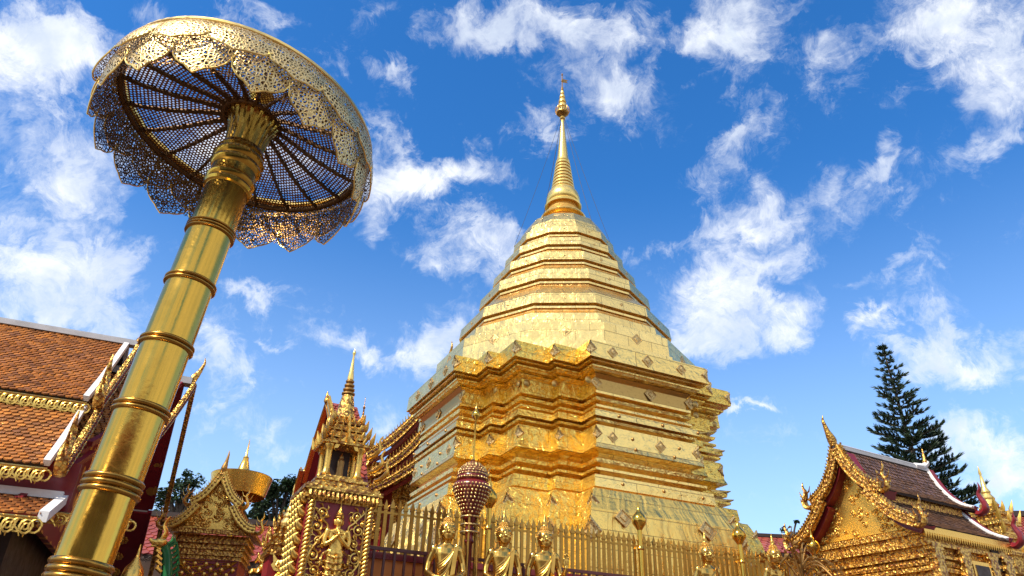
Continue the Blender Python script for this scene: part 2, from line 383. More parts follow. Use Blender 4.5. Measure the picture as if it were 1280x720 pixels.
setin(t, p, Base_Color=t.mix(t.noise(c, 0.1, 6), (0.05, 0.08, 0.03, 1), (0.12, 0.12, 0.06, 1)), Roughness=0.9)
tag(quad_sheet('ground', -1500, 1500, -1500, 1500, -0.3, gm), kind='structure')

# ---------------------------------------------------------------- the golden chedi
TH = R(64.24); RZ = PI / 2 - TH
CC = Vector((1.773, 22.0, 0.0)); CH, CW, CM, CQ = 4.505, 1.862, 0.689, 3.513; CS = (CH - CW) / 4
chedi = thing('chedi', 'tall gold-clad chedi with stepped square base, ringed drum and needle spire', 'chedi', CC, RZ)
def redent(o, z):
    q = [(-CH - o, -CW - o), (-CH + CS - o, -CW - o), (-CH + CS - o, -CW - CM - o), (-CQ - o, -CW - CM - o), (-CQ - o, -CQ - o),
         (-CW - CM - o, -CQ - o), (-CW - CM - o, -CH + CS - o), (-CW - o, -CH + CS - o), (-CW - o, -CH - o)]
    pts = []
    for k in range(4):
        for (x, y) in q:
            for _ in range(k): x, y = -y, x
            pts.append((x, y, z))
    return pts
def zc(z): return z + CZ
def redent_part(name, prof, mat, cap=False):
    mb = MB(); mb.loft([redent(o, zc(z)) for o, z in prof], True, False, cap, uv=True)
    o = mb.build(name, mat, chedi)
    if mat is M_PALE or mat is M_FRZ or mat is M_SKIRT:      # stepped corners: crumpled leaf, deepened in colour for bounced light; long faces: flat sheets
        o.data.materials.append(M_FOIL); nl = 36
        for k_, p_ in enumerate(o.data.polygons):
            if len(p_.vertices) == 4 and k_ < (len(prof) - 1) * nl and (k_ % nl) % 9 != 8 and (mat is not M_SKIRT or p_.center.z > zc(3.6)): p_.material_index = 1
    return o
redent_part('pedestal', [(0.80, 0.2), (0.62, 1.0), (0.42, 2.4), (0.36, 3.45), (0.27, 3.96), (0.12, 4.34), (0.06, 4.47), (-0.05, 4.50), (-0.12, 4.56)], M_SKIRT)
redent_part('lower_moulding', [(-0.30, 4.50), (-0.07, 4.56), (-0.10, 4.85), (-0.16, 4.88), (-0.50, 4.90), (-0.50, 4.985), (-0.20, 5.00), (-0.20, 5.06), (-0.55, 5.08), (-0.55, 5.19), (-0.26, 5.21),
              (-0.24, 5.30), (-0.36, 5.36), (-0.46, 5.45), (-0.42, 5.50), (-0.22, 5.55)], M_PALE)
redent_part('dado', [(-0.50, 5.53), (-0.215, 5.565), (-0.27, 5.70), (-0.30, 6.165), (-0.62, 6.175), (-0.62, 6.255), (-0.31, 6.265), (-0.29, 6.325), (-0.56, 6.34), (-0.5, 6.39)], M_PALE)
redent_part('middle_moulding', [(-0.52, 6.37), (-0.24, 6.385), (-0.27, 6.56), (-0.60, 6.575), (-0.60, 6.655), (-0.35, 6.665), (-0.36, 6.73), (-0.64, 6.745), (-0.64, 6.84), (-0.38, 6.855),
              (-0.35, 6.93), (-0.46, 6.97), (-0.56, 7.03), (-0.36, 7.04), (-0.36, 7.105), (-0.56, 7.12)], M_PALE)
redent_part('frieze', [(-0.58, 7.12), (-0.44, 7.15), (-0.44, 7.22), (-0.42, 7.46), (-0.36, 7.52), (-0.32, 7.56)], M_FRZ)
redent_part('cornice', [(-0.48, 7.53), (-0.21, 7.60), (-0.18, 7.65), (-0.14, 7.655), (-0.13, 7.695), (-0.40, 7.705), (-0.40, 7.745), (-0.05, 7.755), (-0.03, 7.78), (-0.28, 7.795), (-0.28, 7.82), (0.03, 7.83), (0.0, 8.29), (-0.10, 8.31),
              (-0.30, 8.33), (-0.55, 8.36), (-1.0, 8.4)], M_PALE, True)
# twelve sided drum
def gon(Rr, z, n=12):
    ph = 0.0 + PI / n
    return [(Rr * math.cos(2 * PI * i / n + ph), Rr * math.sin(2 * PI * i / n + ph), z) for i in range(n)]
def drum_part(name, prof, mat, cap=True, n=12):
    mb = MB(); mb.loft([gon(r, zc(z), n) for r, z in prof], True, False, cap, uv=True)
    return mb.build(name, mat, chedi)
drum_part('drum_foot', [(4.25, 8.25), (4.22, 8.62), (4.13, 8.64), (4.10, 9.23), (3.92, 9.27), (3.90, 9.40), (3.74, 9.43), (3.70, 9.72), (3.62, 9.76)], M_TIER)
BANDS = [(3.62, 9.75, 10.17, 3.47, 3.42, 10.52), (3.40, 10.54, 11.32, 2.88, 2.84, 11.68), (2.82, 11.70, 12.25, 2.46, 2.42, 12.56), (2.40, 12.58, 13.05, 2.08, 2.05, 13.33), (2.03, 13.35, 13.72, 1.79, 1.76, 14.00)]
for (r0, z0, zb, rb, rt, zt) in BANDS:
    ri = rb - 0.16
    drum_part('drum_tier', [(r0, z0), (ri + .12, zb - .24), (ri + .10, zb - .20), (ri - .09, zb - .19), (ri - .09, zb - .155), (ri + .10, zb - .14), (ri + .10, zb - .075), (ri - .10, zb - .055), (ri - .10, zb - .006), (rb, zb), (rt, zt), (rt - .05, zt + .015)], M_TIER)
drum_part('drum_neck', [(1.74, 14.0), (1.60, 14.06), (1.52, 14.40), (1.30, 14.80), (1.12, 14.93), (0.74, 15.02)], M_TIER)
def rnd_part(name, prof, mat, n=24, smooth=35):
    mb = MB(); mb.lathe([(r, zc(z * (1 - r / 22.0))) for r, z in prof], n); return mb.build(name, mat, chedi, smooth)
rnd_part('bell', [(0.74, 15.6), (0.78, 15.66), (0.70, 15.72), (0.60, 15.80), (0.62, 15.9), (0.80, 15.94), (0.82, 15.99), (0.74, 16.05), (0.62, 16.10), (0.55, 16.2), (0.50, 16.33), (0.66, 16.38), (0.68, 16.46), (0.56, 16.52), (0.60, 16.6), (0.62, 16.75), (0.56, 16.92), (0.44, 17.02), (0.40, 17.06)], M_SPIRE)
ring = []
for i in range(8):
    z = 17.05 + i * 0.15; r = 0.42 - i * 0.021
    ring += [(r - .045, z), (r, z + .02), (r + .012, z + .06), (r, z + .10), (r - .05, z + .135)]
rnd_part('ringed_spire', ring, M_SPIRE)
rnd_part('needle', [(0.235, 18.2), (0.26, 18.27), (0.23, 18.33), (0.20, 18.5), (0.125, 19.35), (0.10, 19.7), (0.06, 20.17), (0.05, 20.3)], M_SPIRE)
rnd_part('lotus_bud', [(0.05, 20.25), (0.10, 20.30), (0.115, 20.34), (0.07, 20.40), (0.04, 20.44)], M_SPIRE)
# bead ring below the tiered umbrella, and the five tiers
mb = MB()
for i in range(18):
    a = 2 * PI * i / 18; mb.tube([(0.05 * math.cos(a), 0.05 * math.sin(a), zc(20.42)), (0.20 * math.cos(a), 0.20 * math.sin(a), zc(20.47)), (0.285 * math.cos(a), 0.285 * math.sin(a), zc(20.62)), (0.27 * math.cos(a), .27 * math.sin(a), zc(20.75))], 0.016, 5)
mb.build('pendant_ring', M_BRZ, chedi, 40)
tiers = [(0.25, 20.74, .20), (0.20, 20.98, .18), (0.155, 21.22, .17), (0.115, 21.44, .15), (0.08, 21.64, .14)]
for r, z, h in tiers:
    rnd_part('umbrella_tier', [(r * .97, z), (r, z + .01), (r * .92, z + h * .7), (r * .55, z + h), (0.03, z + h * 1.05)], M_SPIRE, 16)
rnd_part('finial_rod', [(0.03, 20.4), (0.028, 21.75), (0.055, 21.80), (0.05, 21.9), (0.02, 21.98), (0.02, 22.25), (0.045, 22.3), (0.02, 22.36), (0.018, 22.6), (0.04, 22.64), (0.008, 22.72)], M_BRZ, 8)
mb = MB()
mb.add([(0.0, 0, zc(22.2)), (.26, 0, zc(22.28)), (.20, 0, zc(22.36)), (.3, 0, zc(22.44)), (.03, 0, zc(22.4)), (0.0, .012, zc(22.2)), (.26, .012, zc(22.28)), (.20, .012, zc(22.36)), (.3, .012, zc(22.44)), (.03, .012, zc(22.4))],
       [(0, 1, 2, 3, 4), (9, 8, 7, 6, 5), (0, 5, 6, 1), (1, 6, 7, 2), (2, 7, 8, 3), (3, 8, 9, 4)])
mb.build('weather_vane', M_BRZ, chedi)
for a in (35, 100, 165, 215, 275, 330):
    mb = MB(); x, y = math.cos(R(a)), math.sin(R(a)); P = []
    for k in range(9):
        t = k / 8; rr = 0.06 + (1.78 - 0.06) * t; P.append((rr * x, rr * y, zc(20.3 + (13.95 - 20.3) * t - 0.15 * math.sin(PI * t))))
    mb.tube(P, 0.008, 4); mb.build('guy_wire', M_WIRE, chedi)
    x, y = x * 2.2, y * 2.2
# pierced medallions
def medallion_mesh(folded=False):
    mb = MB(); n = 4; prev = None
    def lp(r, z): return [(r, 0, z), (0, r, z), (-r, 0, z), (0, -r, z)]
    loops = [lp(0.5, 0), lp(0.5, .05), lp(0.42, .07), lp(0.40, .03), lp(.25, .045), lp(.22, .10), lp(.10, .14), lp(.001, .16)]
    if folded:   # bent over a corner: its wings lie on the two faces
        loops = [[(x, abs(x) * -1.0 if False else y, z) for x, y, z in L] for L in loops]
    mb.loft(loops, True, True, False); return mb.mesh('medallion')
ME_MED = medallion_mesh(); ME_MED.materials.append(M_DIA)
def put_med(p, nrm, size, upv=Vector((0, 0, 1)), depth=1.0):
    n = Vector(nrm).normalized(); x = upv.cross(n).normalized(); y = n.cross(x)
    M = Matrix((x * size, y * size, n * size * depth)).transposed().to_4x4(); M.translation = p
    return link('medallion', ME_MED, chedi, M=M)
def corner_med(x, y, z, size, sx, sy, tilt=0.0):
    """medallion folded over a convex corner, one wing on each face"""
    mb = MB(); e = 0.012; h = size / 2; ins = 0.72
    for (dx, dy, nx, ny) in ((sx, 0, 0, -sy), (0, sy, -sx, 0)):
        def P(a, b, n): return (x + dx * a + nx * n + 0 * b, y + dy * a + ny * n, z + b)
        o, i = h, h * ins
        vs = [P(-e, o, e), P(o, 0, e), P(-e, -o, e), P(-e, i, .035), P(i, 0, .035), P(-e, -i, .035), P(-e, i * .55, .012), P(i * .55, 0, .012), P(-e, -i * .55, .012), P(-e, o, -.02), P(o, 0, -.02), P(-e, -o, -.02)]
        mb.add(vs, [(0, 1, 4, 3), (1, 2, 5, 4), (3, 4, 7, 6), (4, 5, 8, 7), (6, 7, 8), (9, 10, 1, 0), (10, 11, 2, 1)])
    return mb.build('medallion', M_DIA, chedi)
# front (lit) face and left face, with the redented corners on either side
for side in range(2):
    def T(x, y):
        return (x, y) if side == 0 else (y, x)
    for (z, o, xs, sz) in ((8.06, 0.015, (-1.2, -0.1, 1.0), .33), (7.34, -.42, (-1.45, 0.25, 1.55), .36), (5.90, -.285, (-1.1, .35, 1.5), .30), (3.80, .31, (-1.3, 1.1), .48)):
        for i, xx in enumerate(xs):
            nx, ny = T(0, -1); px, py = T(xx, -CH - o)
            s_ = sz * (1.0 if i != 1 else 1.12)
            put_med(Vector((px, py, zc(z))), (nx, ny, 0.05 if z > 4 else 0.35), s_)
    for (z, o, sz) in ((8.06, 0.015, .40), (5.95, -.29, .36), (4.1, .20, .42), (3.45, .36, .62)):
        for (x, y) in ((-CW, -CH), (-CW - CM, -CH + CS), (-CQ, -CQ)):
            if side == 1 and x == y: continue
            a, b = T(x - o, y - o); corner_med(a, b, zc(z), sz, 1, 1)
        if side == 0:
            for (x, y) in ((CW, -CH), (CW + CM, -CH + CS), (CQ, -CQ)): corner_med(x + o, y - o, zc(z), sz, -1, 1)
# small rosettes and studs
ME_STUD = MB().lathe([(0.045, 0), (0.045, .012), (.03, .03), (.001, .045)], 8).mesh('stud', 40); ME_STUD.materials.append(M_BRZ)
def stud(p, n, s=1.0):
    n = Vector(n).normalized(); x = Vector((0, 0, 1)).cross(n).normalized(); y = n.cross(x)
    M = Matrix((x * s, y * s, n * s)).transposed().to_4x4(); M.translation = p
    link('stud', ME_STUD, chedi, M=M)
for x, z, o in ((-.9, 6.47, -.25), (.45, 6.47, -.25), (1.6, 6.47, -.25), (-.5, 5.95, -.285), (.95, 5.95, -.285), (-.45, 5.68, -.25), (.75, 5.68, -.25), (0.2, 4.7, -.085), (1.4, 4.7, -.085), (-1.0, 4.7, -.085)):
    stud(Vector((x, -CH - o, zc(z))), (0, -1, 0))
    stud(Vector((-CH - o, x, zc(z))), (-1, 0, 0))
for k in range(12):
    a = 2 * PI * k / 12
    n = Vector((math.cos(a), math.sin(a), 0))
    # only the sides towards the court carry rosettes that can be seen
    if n.dot(Vector((-0.43, -0.9, 0))) < 0.1: continue
    for (r0, z0, zb, rb, rt, zt) in BANDS[:5]:
        ap = (rb + rt) / 2 * math.cos(PI / 12) + .004
        put_med(n * ap + Vector((0, 0, zc((zb + zt) / 2))), n, 0.12 if rb > 2.2 else .09)
    put_med(n * (4.115 * math.cos(PI / 12)) + Vector((0, 0, zc(8.95))), n, 0.36, Vector((0, 0, 1)), .5)

# lotus studs in the frieze under the cornice
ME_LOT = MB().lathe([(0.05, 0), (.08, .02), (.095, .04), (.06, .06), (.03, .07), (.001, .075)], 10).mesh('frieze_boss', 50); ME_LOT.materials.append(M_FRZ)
for (x, y, n) in [(-CW + .15, -CH + .42, (0, -1, 0)), (CW - .15, -CH + .42, (0, -1, 0)), (CW + .4, -CH + CS + .42, (0, -1, 0)), (-CW - .45, -CH + CS + .42, (0, -1, 0)), (-CW - CM - .4, -CQ + .42, (0, -1, 0)),
                  (-CQ + .42, -CW - CM - .4, (-1, 0, 0)), (-CH + CS + .42, -CW - .4, (-1, 0, 0)), (-CH + .42, -CW + .2, (-1, 0, 0)), (-CH + .42, 0.3, (-1, 0, 0)), (CQ - .3, -CQ + .42, (0, -1, 0))]:
    n = Vector(n); x_ = Vector((0, 0, 1)).cross(n); y_ = n.cross(x_)
    M = Matrix((x_, y_, n)).transposed().to_4x4(); M.translation = Vector((x, y, zc(7.34))); link('frieze_boss', ME_LOT, chedi, M=M)
# pointed antefixes at the ends of the ledges on the far right corner
for (z, o) in ((7.0, -.42), (6.42, -.30), (5.27, -.28), (5.03, -.24)):
    mb = MB()
    x, y = CQ + o, -CQ - o
    mb.add([(x - .5, y, zc(z) - .05), (x + .10, y - .10, zc(z) + .09), (x, y + .5, zc(z) - .05), (x - .5, y, zc(z) + .09), (x + .11, y - .11, zc(z) + .11), (x, y + .5, zc(z) + .09)],
           [(0, 1, 2), (5, 4, 3), (0, 3, 4, 1), (1, 4, 5, 2), (2, 5, 3, 0)])
    mb.build('antefix', M_PALE, chedi)

# ---------------------------------------------------------------- plinth wall, fence and railings round the chedi (straight along the court)
def fpos(u, v, z=0.0):   # chedi frame -> world
    c, s = math.cos(RZ), math.sin(RZ)
    return Vector((CC.x + u * c - v * s, CC.y + u * s + v * c, z))
FV = -6.5
ZF0, ZF1 = CZ + 2.15, CZ + 3.02
pl = thing('plinth_wall', 'low orange plastered wall with a red capping under the gilded fence', 'wall', fpos(-2.0, FV, 0), RZ)
MB().box(-6.5, 4.7, -.22, .22, 0, ZF0 - .10).build('wall', M_ORANGE, pl)
MB().box(-6.55, 4.75, -.27, .27, ZF0 - .10, ZF0).build('capping', M_RED, pl)
ME_PICK = MB().loft([[(w * a, d * b, z) for a, b in ((-1, -1), (1, -1), (1, 1), (-1, 1))] for w, d, z in ((.032, .014, 0), (.032, .014, ZF1 - ZF0 - .12), (.044, .018, ZF1 - ZF0 - .10), (.036, .016, ZF1 - ZF0 - .06), (.003, .003, ZF1 - ZF0 + .06))], True, True, True).mesh('picket'); ME_PICK.materials.append(M_PICK)
posts = [-8.45, -5.45, -2.13, .45, 2.6]
panel_lab = ['gilded picket panel between the carved pier and the post beside the beaded urn', 'gilded picket panel behind the statue raising a hand', 'gilded picket panel behind the lone statue under the crumpled skirt', 'last gilded picket panel, between the final tall posts and the gilded leaf tree']
for i in range(len(posts) - 1):
    u0, u1 = posts[i], posts[i + 1]
    fp = thing('picket_fence', panel_lab[i], 'fence', fpos(u0, FV, ZF0), RZ, 'gilded fence panels around the chedi')
    L = u1 - u0
    n = int(L / 0.118); st = L / n
    for k in range(n):
        if k == 0: continue
        link('picket', ME_PICK, fp, loc=(k * st, random.uniform(-.006, .006), random.uniform(-.02, .02)), rot=(random.uniform(-.01, .01), random.uniform(-.012, .012), random.uniform(-.2, .2)))
    for zz in (.10, ZF1 - ZF0 - .19):
        MB().box(0.03, L - .03, -.012, .012, zz, zz + .035).build('rail', M_PICK, fp)
    # ornate scroll crest between pickets
    mb = MB()
    for k in range(n):
        x = (k + .5) * st; z0 = ZF1 - ZF0 - .145
        mb.tube([(x - st * .38, 0, z0), (x - st * .3, 0, z0 + .06), (x, 0, z0 + .10), (x + st * .3, 0, z0 + .06), (x + st * .38, 0, z0)], .012, 4)
    mb.build('crest', M_PICK, fp)
bud = [(.055, 0), (.055, .62), (.075, .64), (.06, .67), (.05, .72), (.05, 1.02), (.085, 1.06), (.14, 1.13), (.152, 1.20), (.13, 1.27), (.08, 1.33), (.04, 1.38), (.022, 1.46), (.008, 1.56)]
post_lab = ['bud-topped gold fence post hidden close behind the carved gate pier', 'bud-topped gold fence post partly covered by the beaded urn', 'bud-topped gold fence post between the hand-raising statue and the lone statue', 'bud-topped gold fence post under the far corner of the crumpled skirt', 'bud-topped gold fence post among the gilded tree leaves beside the pavilion']
proto = None
for i, u in enumerate(posts):
    if proto is None:
        o = thing('fence_post', post_lab[i], 'post', (0, 0, 0), RZ, 'fence posts with lotus buds'); proto = o
        MB().lathe([q for q in bud if q[1] < 1.05], 12).build('shaft', M_POLE, o, 40)
        MB().lathe([(.05, 1.0)] + [q for q in bud if q[1] > 1.03], 14).build('lotus_bud', M_POLE, o, 40)
    else: o = copy_tree(proto)
    o['label'] = post_lab[i]; o.location = fpos(u, FV - .05, ZF0)
# dark red railing in front of the wall, between the statues
RV = -7.05
ZR = CZ + 2.18
rails = [(-8.0, -6.62, 'dark red iron railing running from the carved pier to the nearest statue'), (-6.25, -5.72, 'short dark red iron railing under the beaded urn'), (-5.2, -4.98, 'very narrow dark red railing beside the statue raising a hand'),
         (-4.45, -1.55, 'longest dark red iron railing, from the hand-raising statue to the lone statue'), (-0.75, 0.1, 'dark red iron railing between the lone statue and the one by the leaf tree')]
for (u0, u1, lb) in rails:
    o = thing('iron_railing', lb, 'railing', fpos(u0, RV, 0), RZ, 'dark red railings in front of the wall'); L = u1 - u0
    MB().box(0, L, -.025, .025, ZR - .05, ZR).build('top_rail', M_BLACKRED, o)
    MB().box(0, L, -.018, .018, ZR - .95, ZR - .91).build('bottom_rail', M_BLACKRED, o)
    n = max(2, int(L / .16))
    for k in range(n + 1): MB().box(k * L / n - .018, k * L / n + .018, -.016, .016, 0 if k in (0, n) else ZR - .93, ZR - .045).build('bar', M_BLACKRED, o)
# ---------------------------------------------------------------- the great pierced parasol in the foreground
PB = Vector((-2.0934, 3.9, 0.5044 + CZ)); PD = Vector((0.072, 0.0365, 1.0)); PB0 = PB - PD * PB.z   # foot on the floor
PT = Vector((-1.8746, 4.0117, 3.5466 + CZ))
par = thing('parasol', 'huge pierced gold parasol on a thick ringed pole, larger than any other parasol', 'parasol', PB0)
axp = PD.normalized(); pole_len = (PT - PB0).length
qp = axp.to_track_quat('Z', 'Y').to_matrix().to_4x4()
def pole_h(px, py):   # height along the pole of a ring seen at this place
    best = min(((Vector(((PB0 + axp * (k * .01)).x, (PB0 + axp * (k * .01)).y, 0)).length, k) for k in range(1)), default=None)
    r = ray(px, py).normalized(); w0 = PB0 - Vector((0, 0, CZ)); b = axp.dot(r); d = axp.dot(w0); e = r.dot(w0)
    return (b * e - d) / (1 - b * b)
mb = MB()
h_top = pole_len - 0.42
pr = [(0.145, 0.0)] + [(0.134 + 0.005 * k / 10, 0.05 + (h_top - .05) * k / 10) for k in range(11)]
mb.lathe(pr, 40); pole = mb.build('pole', M_POLE, par, 40, M=qp)
# sheet overlap seams and the raised triple rings
ring_px = [(97, 716), (141, 610), (172, 514), (204, 432), (232, 355), (258, 290)]
for i, (x, y) in enumerate(ring_px):
    h = pole_h(x, y); n = 3 if i in (1, 5, 0) else 2; w = 0.036 - .003 * i; mb = MB()
    for k in range(n):
        z = (k - (n - 1) / 2) * w; mb.lathe([(.134, z - w * .5), (.146, z - w * .42), (.154, z - w * .14), (.154, z + w * .14), (.146, z + w * .42), (.134, z + w * .5)], 40, Matrix.Translation((0, 0, h)), False)
    mb.build('pole_ring', M_RING, par, 50, M=qp)
# collar of mouldings under the canopy and the flaring neck
H = pole_len
mb = MB(); z = H - .62
prof = [(.138, z)]
for k, (r, dz) in enumerate([(.152, .008), (.160, .02), (.152, .02), (.144, .006), (.152, .008), (.160, .02), (.152, .02), (.146, .006), (.146, .06), (.158, .01), (.168, .025), (.160, .025), (.150, .008), (.160, .01), (.170, .025), (.162, .025), (.150, .01), (.158, .02), (.150, .02), (.140, .02)]):
    z += dz; prof.append((r, z))
mb.lathe(prof, 40, None, False); mb.build('collar', M_POLE, par, 30, M=qp)
mb = MB(); loops = []
for (r, zz) in [(.126, H - .30), (.130, H - .20), (.142, H - .10), (.162, H - .02), (.182, H + .03)]:
    loops.append([(r * (1 + (.03 if k % 2 else -.012)) * math.cos(2 * PI * k / 48), r * (1 + (.03 if k % 2 else -.012)) * math.sin(2 * PI * k / 48), zz) for k in range(48)])
mb.loft(loops, True, False, True); mb.build('neck', M_POLE, par, 20, M=qp)
# canopy, tilted a little more than the pole
cn = Vector((0.127, 0.067, 1)).normalized(); qc = cn.to_track_quat('Z', 'Y').to_matrix().to_4x4()
can = link('canopy', None, par) if False else None
CANM = Matrix.Translation(PT - PB0 + Vector((-.03, 0, 0))) @ qc
NR = 20
mb = MB(); mb2 = MB()
for k in range(NR):
    a0, a1 = 2 * PI * k / NR, 2 * PI * (k + 1) / NR
    S = 6
    for j in range(S):
        def pt(a, t):
            r = 0.10 + (0.845 - 0.10) * t; z = 0.075 - 0.15 * t - 0.03 * math.sin(PI * t); return (r * math.cos(a), r * math.sin(a), z)
        t0, t1 = j / S, (j + 1) / S
        r0, r1 = 0.10 + .745 * t0, 0.10 + .745 * t1; w0, w1 = r0 * PI / NR, r1 * PI / NR
        mb.add([pt(a0, t0), pt(a1, t0), pt(a1, t1), pt(a0, t1)], [(0, 1, 2, 3)], None, [(3 * k - w0, r0), (3 * k + w0, r0), (3 * k + w1, r1), (3 * k - w1, r1)])
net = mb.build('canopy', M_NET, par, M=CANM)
ribm = MB().tube([(0.12, 0, 0.055), (.30, 0, .015), (0.5, 0, -.045), (.7, 0, -.08), (.85, 0, -.085)], [.020, .013, .012, .011, .011], 6, None, True, 1.5).mesh('rib', 40); ribm.materials.append(M_RIB)
for k in range(NR):
    link('rib', ribm, net, rot=(0, 0, 2 * PI * k / NR))
def torus(mb, R0, z0, r, n=64, m=8, sq=1.0):
    loops = []
    for i in range(m):
        b = 2 * PI * i / m
        loops.append([((R0 + r * math.cos(b)) * math.cos(2 * PI * k / n), (R0 + r * math.cos(b)) * math.sin(2 * PI * k / n), z0 + sq * r * math.sin(b)) for k in range(n)])
    loops.append(loops[0]); return mb.loft(loops)
mb = MB(); torus(mb, .842, -.078, .022); mb.build('rim_ring', M_RIB, par, 60, M=CANM)
mb = MB(); torus(mb, .19, .035, .022); mb.build('hub_ring', M_RIB, par, 60, M=CANM)
# top sheet, closed by a rolled edge, and pole-top finial above
mb = MB(); loops = []
capp = [(.868, -.055), (.90, -.035), (.895, -.012), (.872, .002), (.84, .004)]
mb.lathe(capp + [(.845, -.02)], 72, None, False); mb.build('rolled_edge', M_FIL1 if False else M_SPIRE, par, 40, M=CANM)
mb = MB(); mb.lathe([(.05, .06), (.09, .12), (.06, .2), (.1, .28), (.05, .36), (.02, .5), (.004, .7)], 16); mb.build('top_finial', M_POLE, par, 40, M=CANM)
# two rows of scalloped petals
def petal(prof, half, drop_shape, nt=10, ns=12):
    """prof: list of (radius, height) from top to tip; half: half angle"""
    mb = MB(); vs = []; uvs = []; fs = []; rim = []
    def at_t(t):
        f = t * (len(prof) - 1); i = min(int(f), len(prof) - 2); f -= i
        return prof[i][0] * (1 - f) + prof[i + 1][0] * f, prof[i][1] * (1 - f) + prof[i + 1][1] * f
    for j in range(nt + 1):
        for i in range(ns + 1):
            s = -1 + 2 * i / ns; tm = drop_shape(abs(s)); t = tm * j / nt
            r, z = at_t(t); r += 0.022 * (1 - s * s) * (0.3 + .7 * j / nt)
            a = s * half; vs.append((r * math.cos(a), r * math.sin(a), z)); uvs.append((r * a, -z * 1.0))
    for j in range(nt):
        for i in range(ns):
            q = j * (ns + 1) + i; fs.append((q, q + 1, q + ns + 2, q + ns + 1))
    mb.add(vs, fs, None, uvs)
    rim = [vs[nt * (ns + 1) + i] for i in range(ns + 1)]
    return mb, rim
def scallop(s):   # scalloped lower edge: short at the sides, with a small point in the middle
    return 0.60 + 0.33 * math.sqrt(max(0, 1 - s ** 2.2)) + 0.07 * max(0, 1 - s * 3.0)
ROWS = [('petal', [(.87, -.02), (.892, -.12), (.898, -.22), (.885, -.34), (.85, -.475)], 2 * PI / 16 * .53, 16, 0.0, M_FIL1),
        ('petal', [(.885, -.03), (.915, -.10), (.93, -.19), (.925, -.285)], 2 * PI / 16 * .53, 16, PI / 16, M_FIL1)]
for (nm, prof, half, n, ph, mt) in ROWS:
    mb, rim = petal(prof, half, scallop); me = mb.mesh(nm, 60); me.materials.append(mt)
    rb = MB().tube([(x * 1.004, y * 1.004, z) for x, y, z in rim], 0.0055, 5); rme = rb.mesh('petal_edge', 60); rme.materials.append(M_SPIRE)
    for k in range(n):
        M = CANM @ Matrix.Rotation(2 * PI * k / n + ph, 4, 'Z')
        o = link(nm, me, par, M=M)
        link('petal_edge', rme, o)
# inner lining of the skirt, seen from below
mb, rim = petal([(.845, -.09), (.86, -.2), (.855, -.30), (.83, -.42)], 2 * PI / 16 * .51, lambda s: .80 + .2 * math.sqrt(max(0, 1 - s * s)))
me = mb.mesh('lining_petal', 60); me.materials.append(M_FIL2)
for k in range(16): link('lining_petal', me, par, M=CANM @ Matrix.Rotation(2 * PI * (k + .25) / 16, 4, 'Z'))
mb = MB().lathe([(.62, 0), (.62, .12), (.5, .15), (.46, .32), (.34, .36), (.30, .42), (.2, .5), (.17, .52)], 8); mb.build('base', M_RICH, par, 30)
# ---------------------------------------------------------------- temple roofs: shared builders
def tiles(mb, c, rows_poly, tw=0.16, th=0.14, jit=0.006):
    """real overlapping tiles on a strip: rows_poly = [(left point, right point) ...] from ridge to eave, in local coordinates"""
    for (A0, B0), (A1, B1) in zip(rows_poly, rows_poly[1:]):
        A0, B0, A1, B1 = map(Vector, (A0, B0, A1, B1))
        L = max((A1 - A0).length, (B1 - B0).length); n = max(1, round(L / th))
        nr = (B0 - A0).cross(A1 - A0); nr.normalize()
        if nr.z < 0: nr = -nr
        for j in range(n):
            a0 = A0.lerp(A1, j / n); b0 = B0.lerp(B1, j / n); a1 = A0.lerp(A1, (j + 1.25) / n); b1 = B0.lerp(B1, (j + 1.25) / n)
            W = (b0 - a0).length; m = max(1, round(W / tw)); off = 0.5 if j % 2 else 0.0
            for k in range(-1 if off else 0, m):
                u0, u1 = (k + off) / m, (k + 1 + off) / m
                u0 = max(0, u0); u1 = min(1, u1)
                if u1 - u0 < .15 / m: continue
                g_ = 0.06 / m
                lift = nr * (0.030 + random.uniform(-jit, jit)); low = nr * (0.004)
                p0 = a0.lerp(b0, u0 + g_) + low; p1 = a0.lerp(b0, u1 - g_) + low
                q0 = a1.lerp(b1, u0 + g_) + lift; q1 = a1.lerp(b1, u1 - g_) + lift
                qm = (q0 + q1) / 2 + (q0 - p0) * 0.16
                s0 = q0 * .78 + p0 * .22; s1 = q1 * .78 + p1 * .22
                dn = nr * -0.024
                mb.add([p0, p1, s1, qm, s0, s1 + dn, qm + dn, s0 + dn], [(0, 1, 2, 3, 4), (2, 5, 6, 3), (3, 6, 7, 4)])
def slab(mb, pts, t):
    """thin solid panel under the tiles; pts quad, t thickness downwards"""
    pts = [Vector(p) for p in pts]; n = (pts[1] - pts[0]).cross(pts[3] - pts[0]).normalized()
    if n.z < 0: n = -n
    q = [p - n * t for p in pts]
    return mb.add(pts + q, [(0, 1, 2, 3), (7, 6, 5, 4), (0, 4, 5, 1), (1, 5, 6, 2), (2, 6, 7, 3), (3, 7, 4, 0)])
def catmull(P, n=6):
    P = [Vector(p) for p in P]; out = []
    for i in range(len(P) - 1):
        p0 = P[max(i - 1, 0)]; p1 = P[i]; p2 = P[i + 1]; p3 = P[min(i + 2, len(P) - 1)]
        for k in range(n):
            t = k / n; out.append(0.5 * ((2 * p1) + (p2 - p0) * t + (2 * p0 - 5 * p1 + 4 * p2 - p3) * t * t + (3 * p1 - p0 - 3 * p2 + p3) * t ** 3))
    out.append(P[-1]); return out
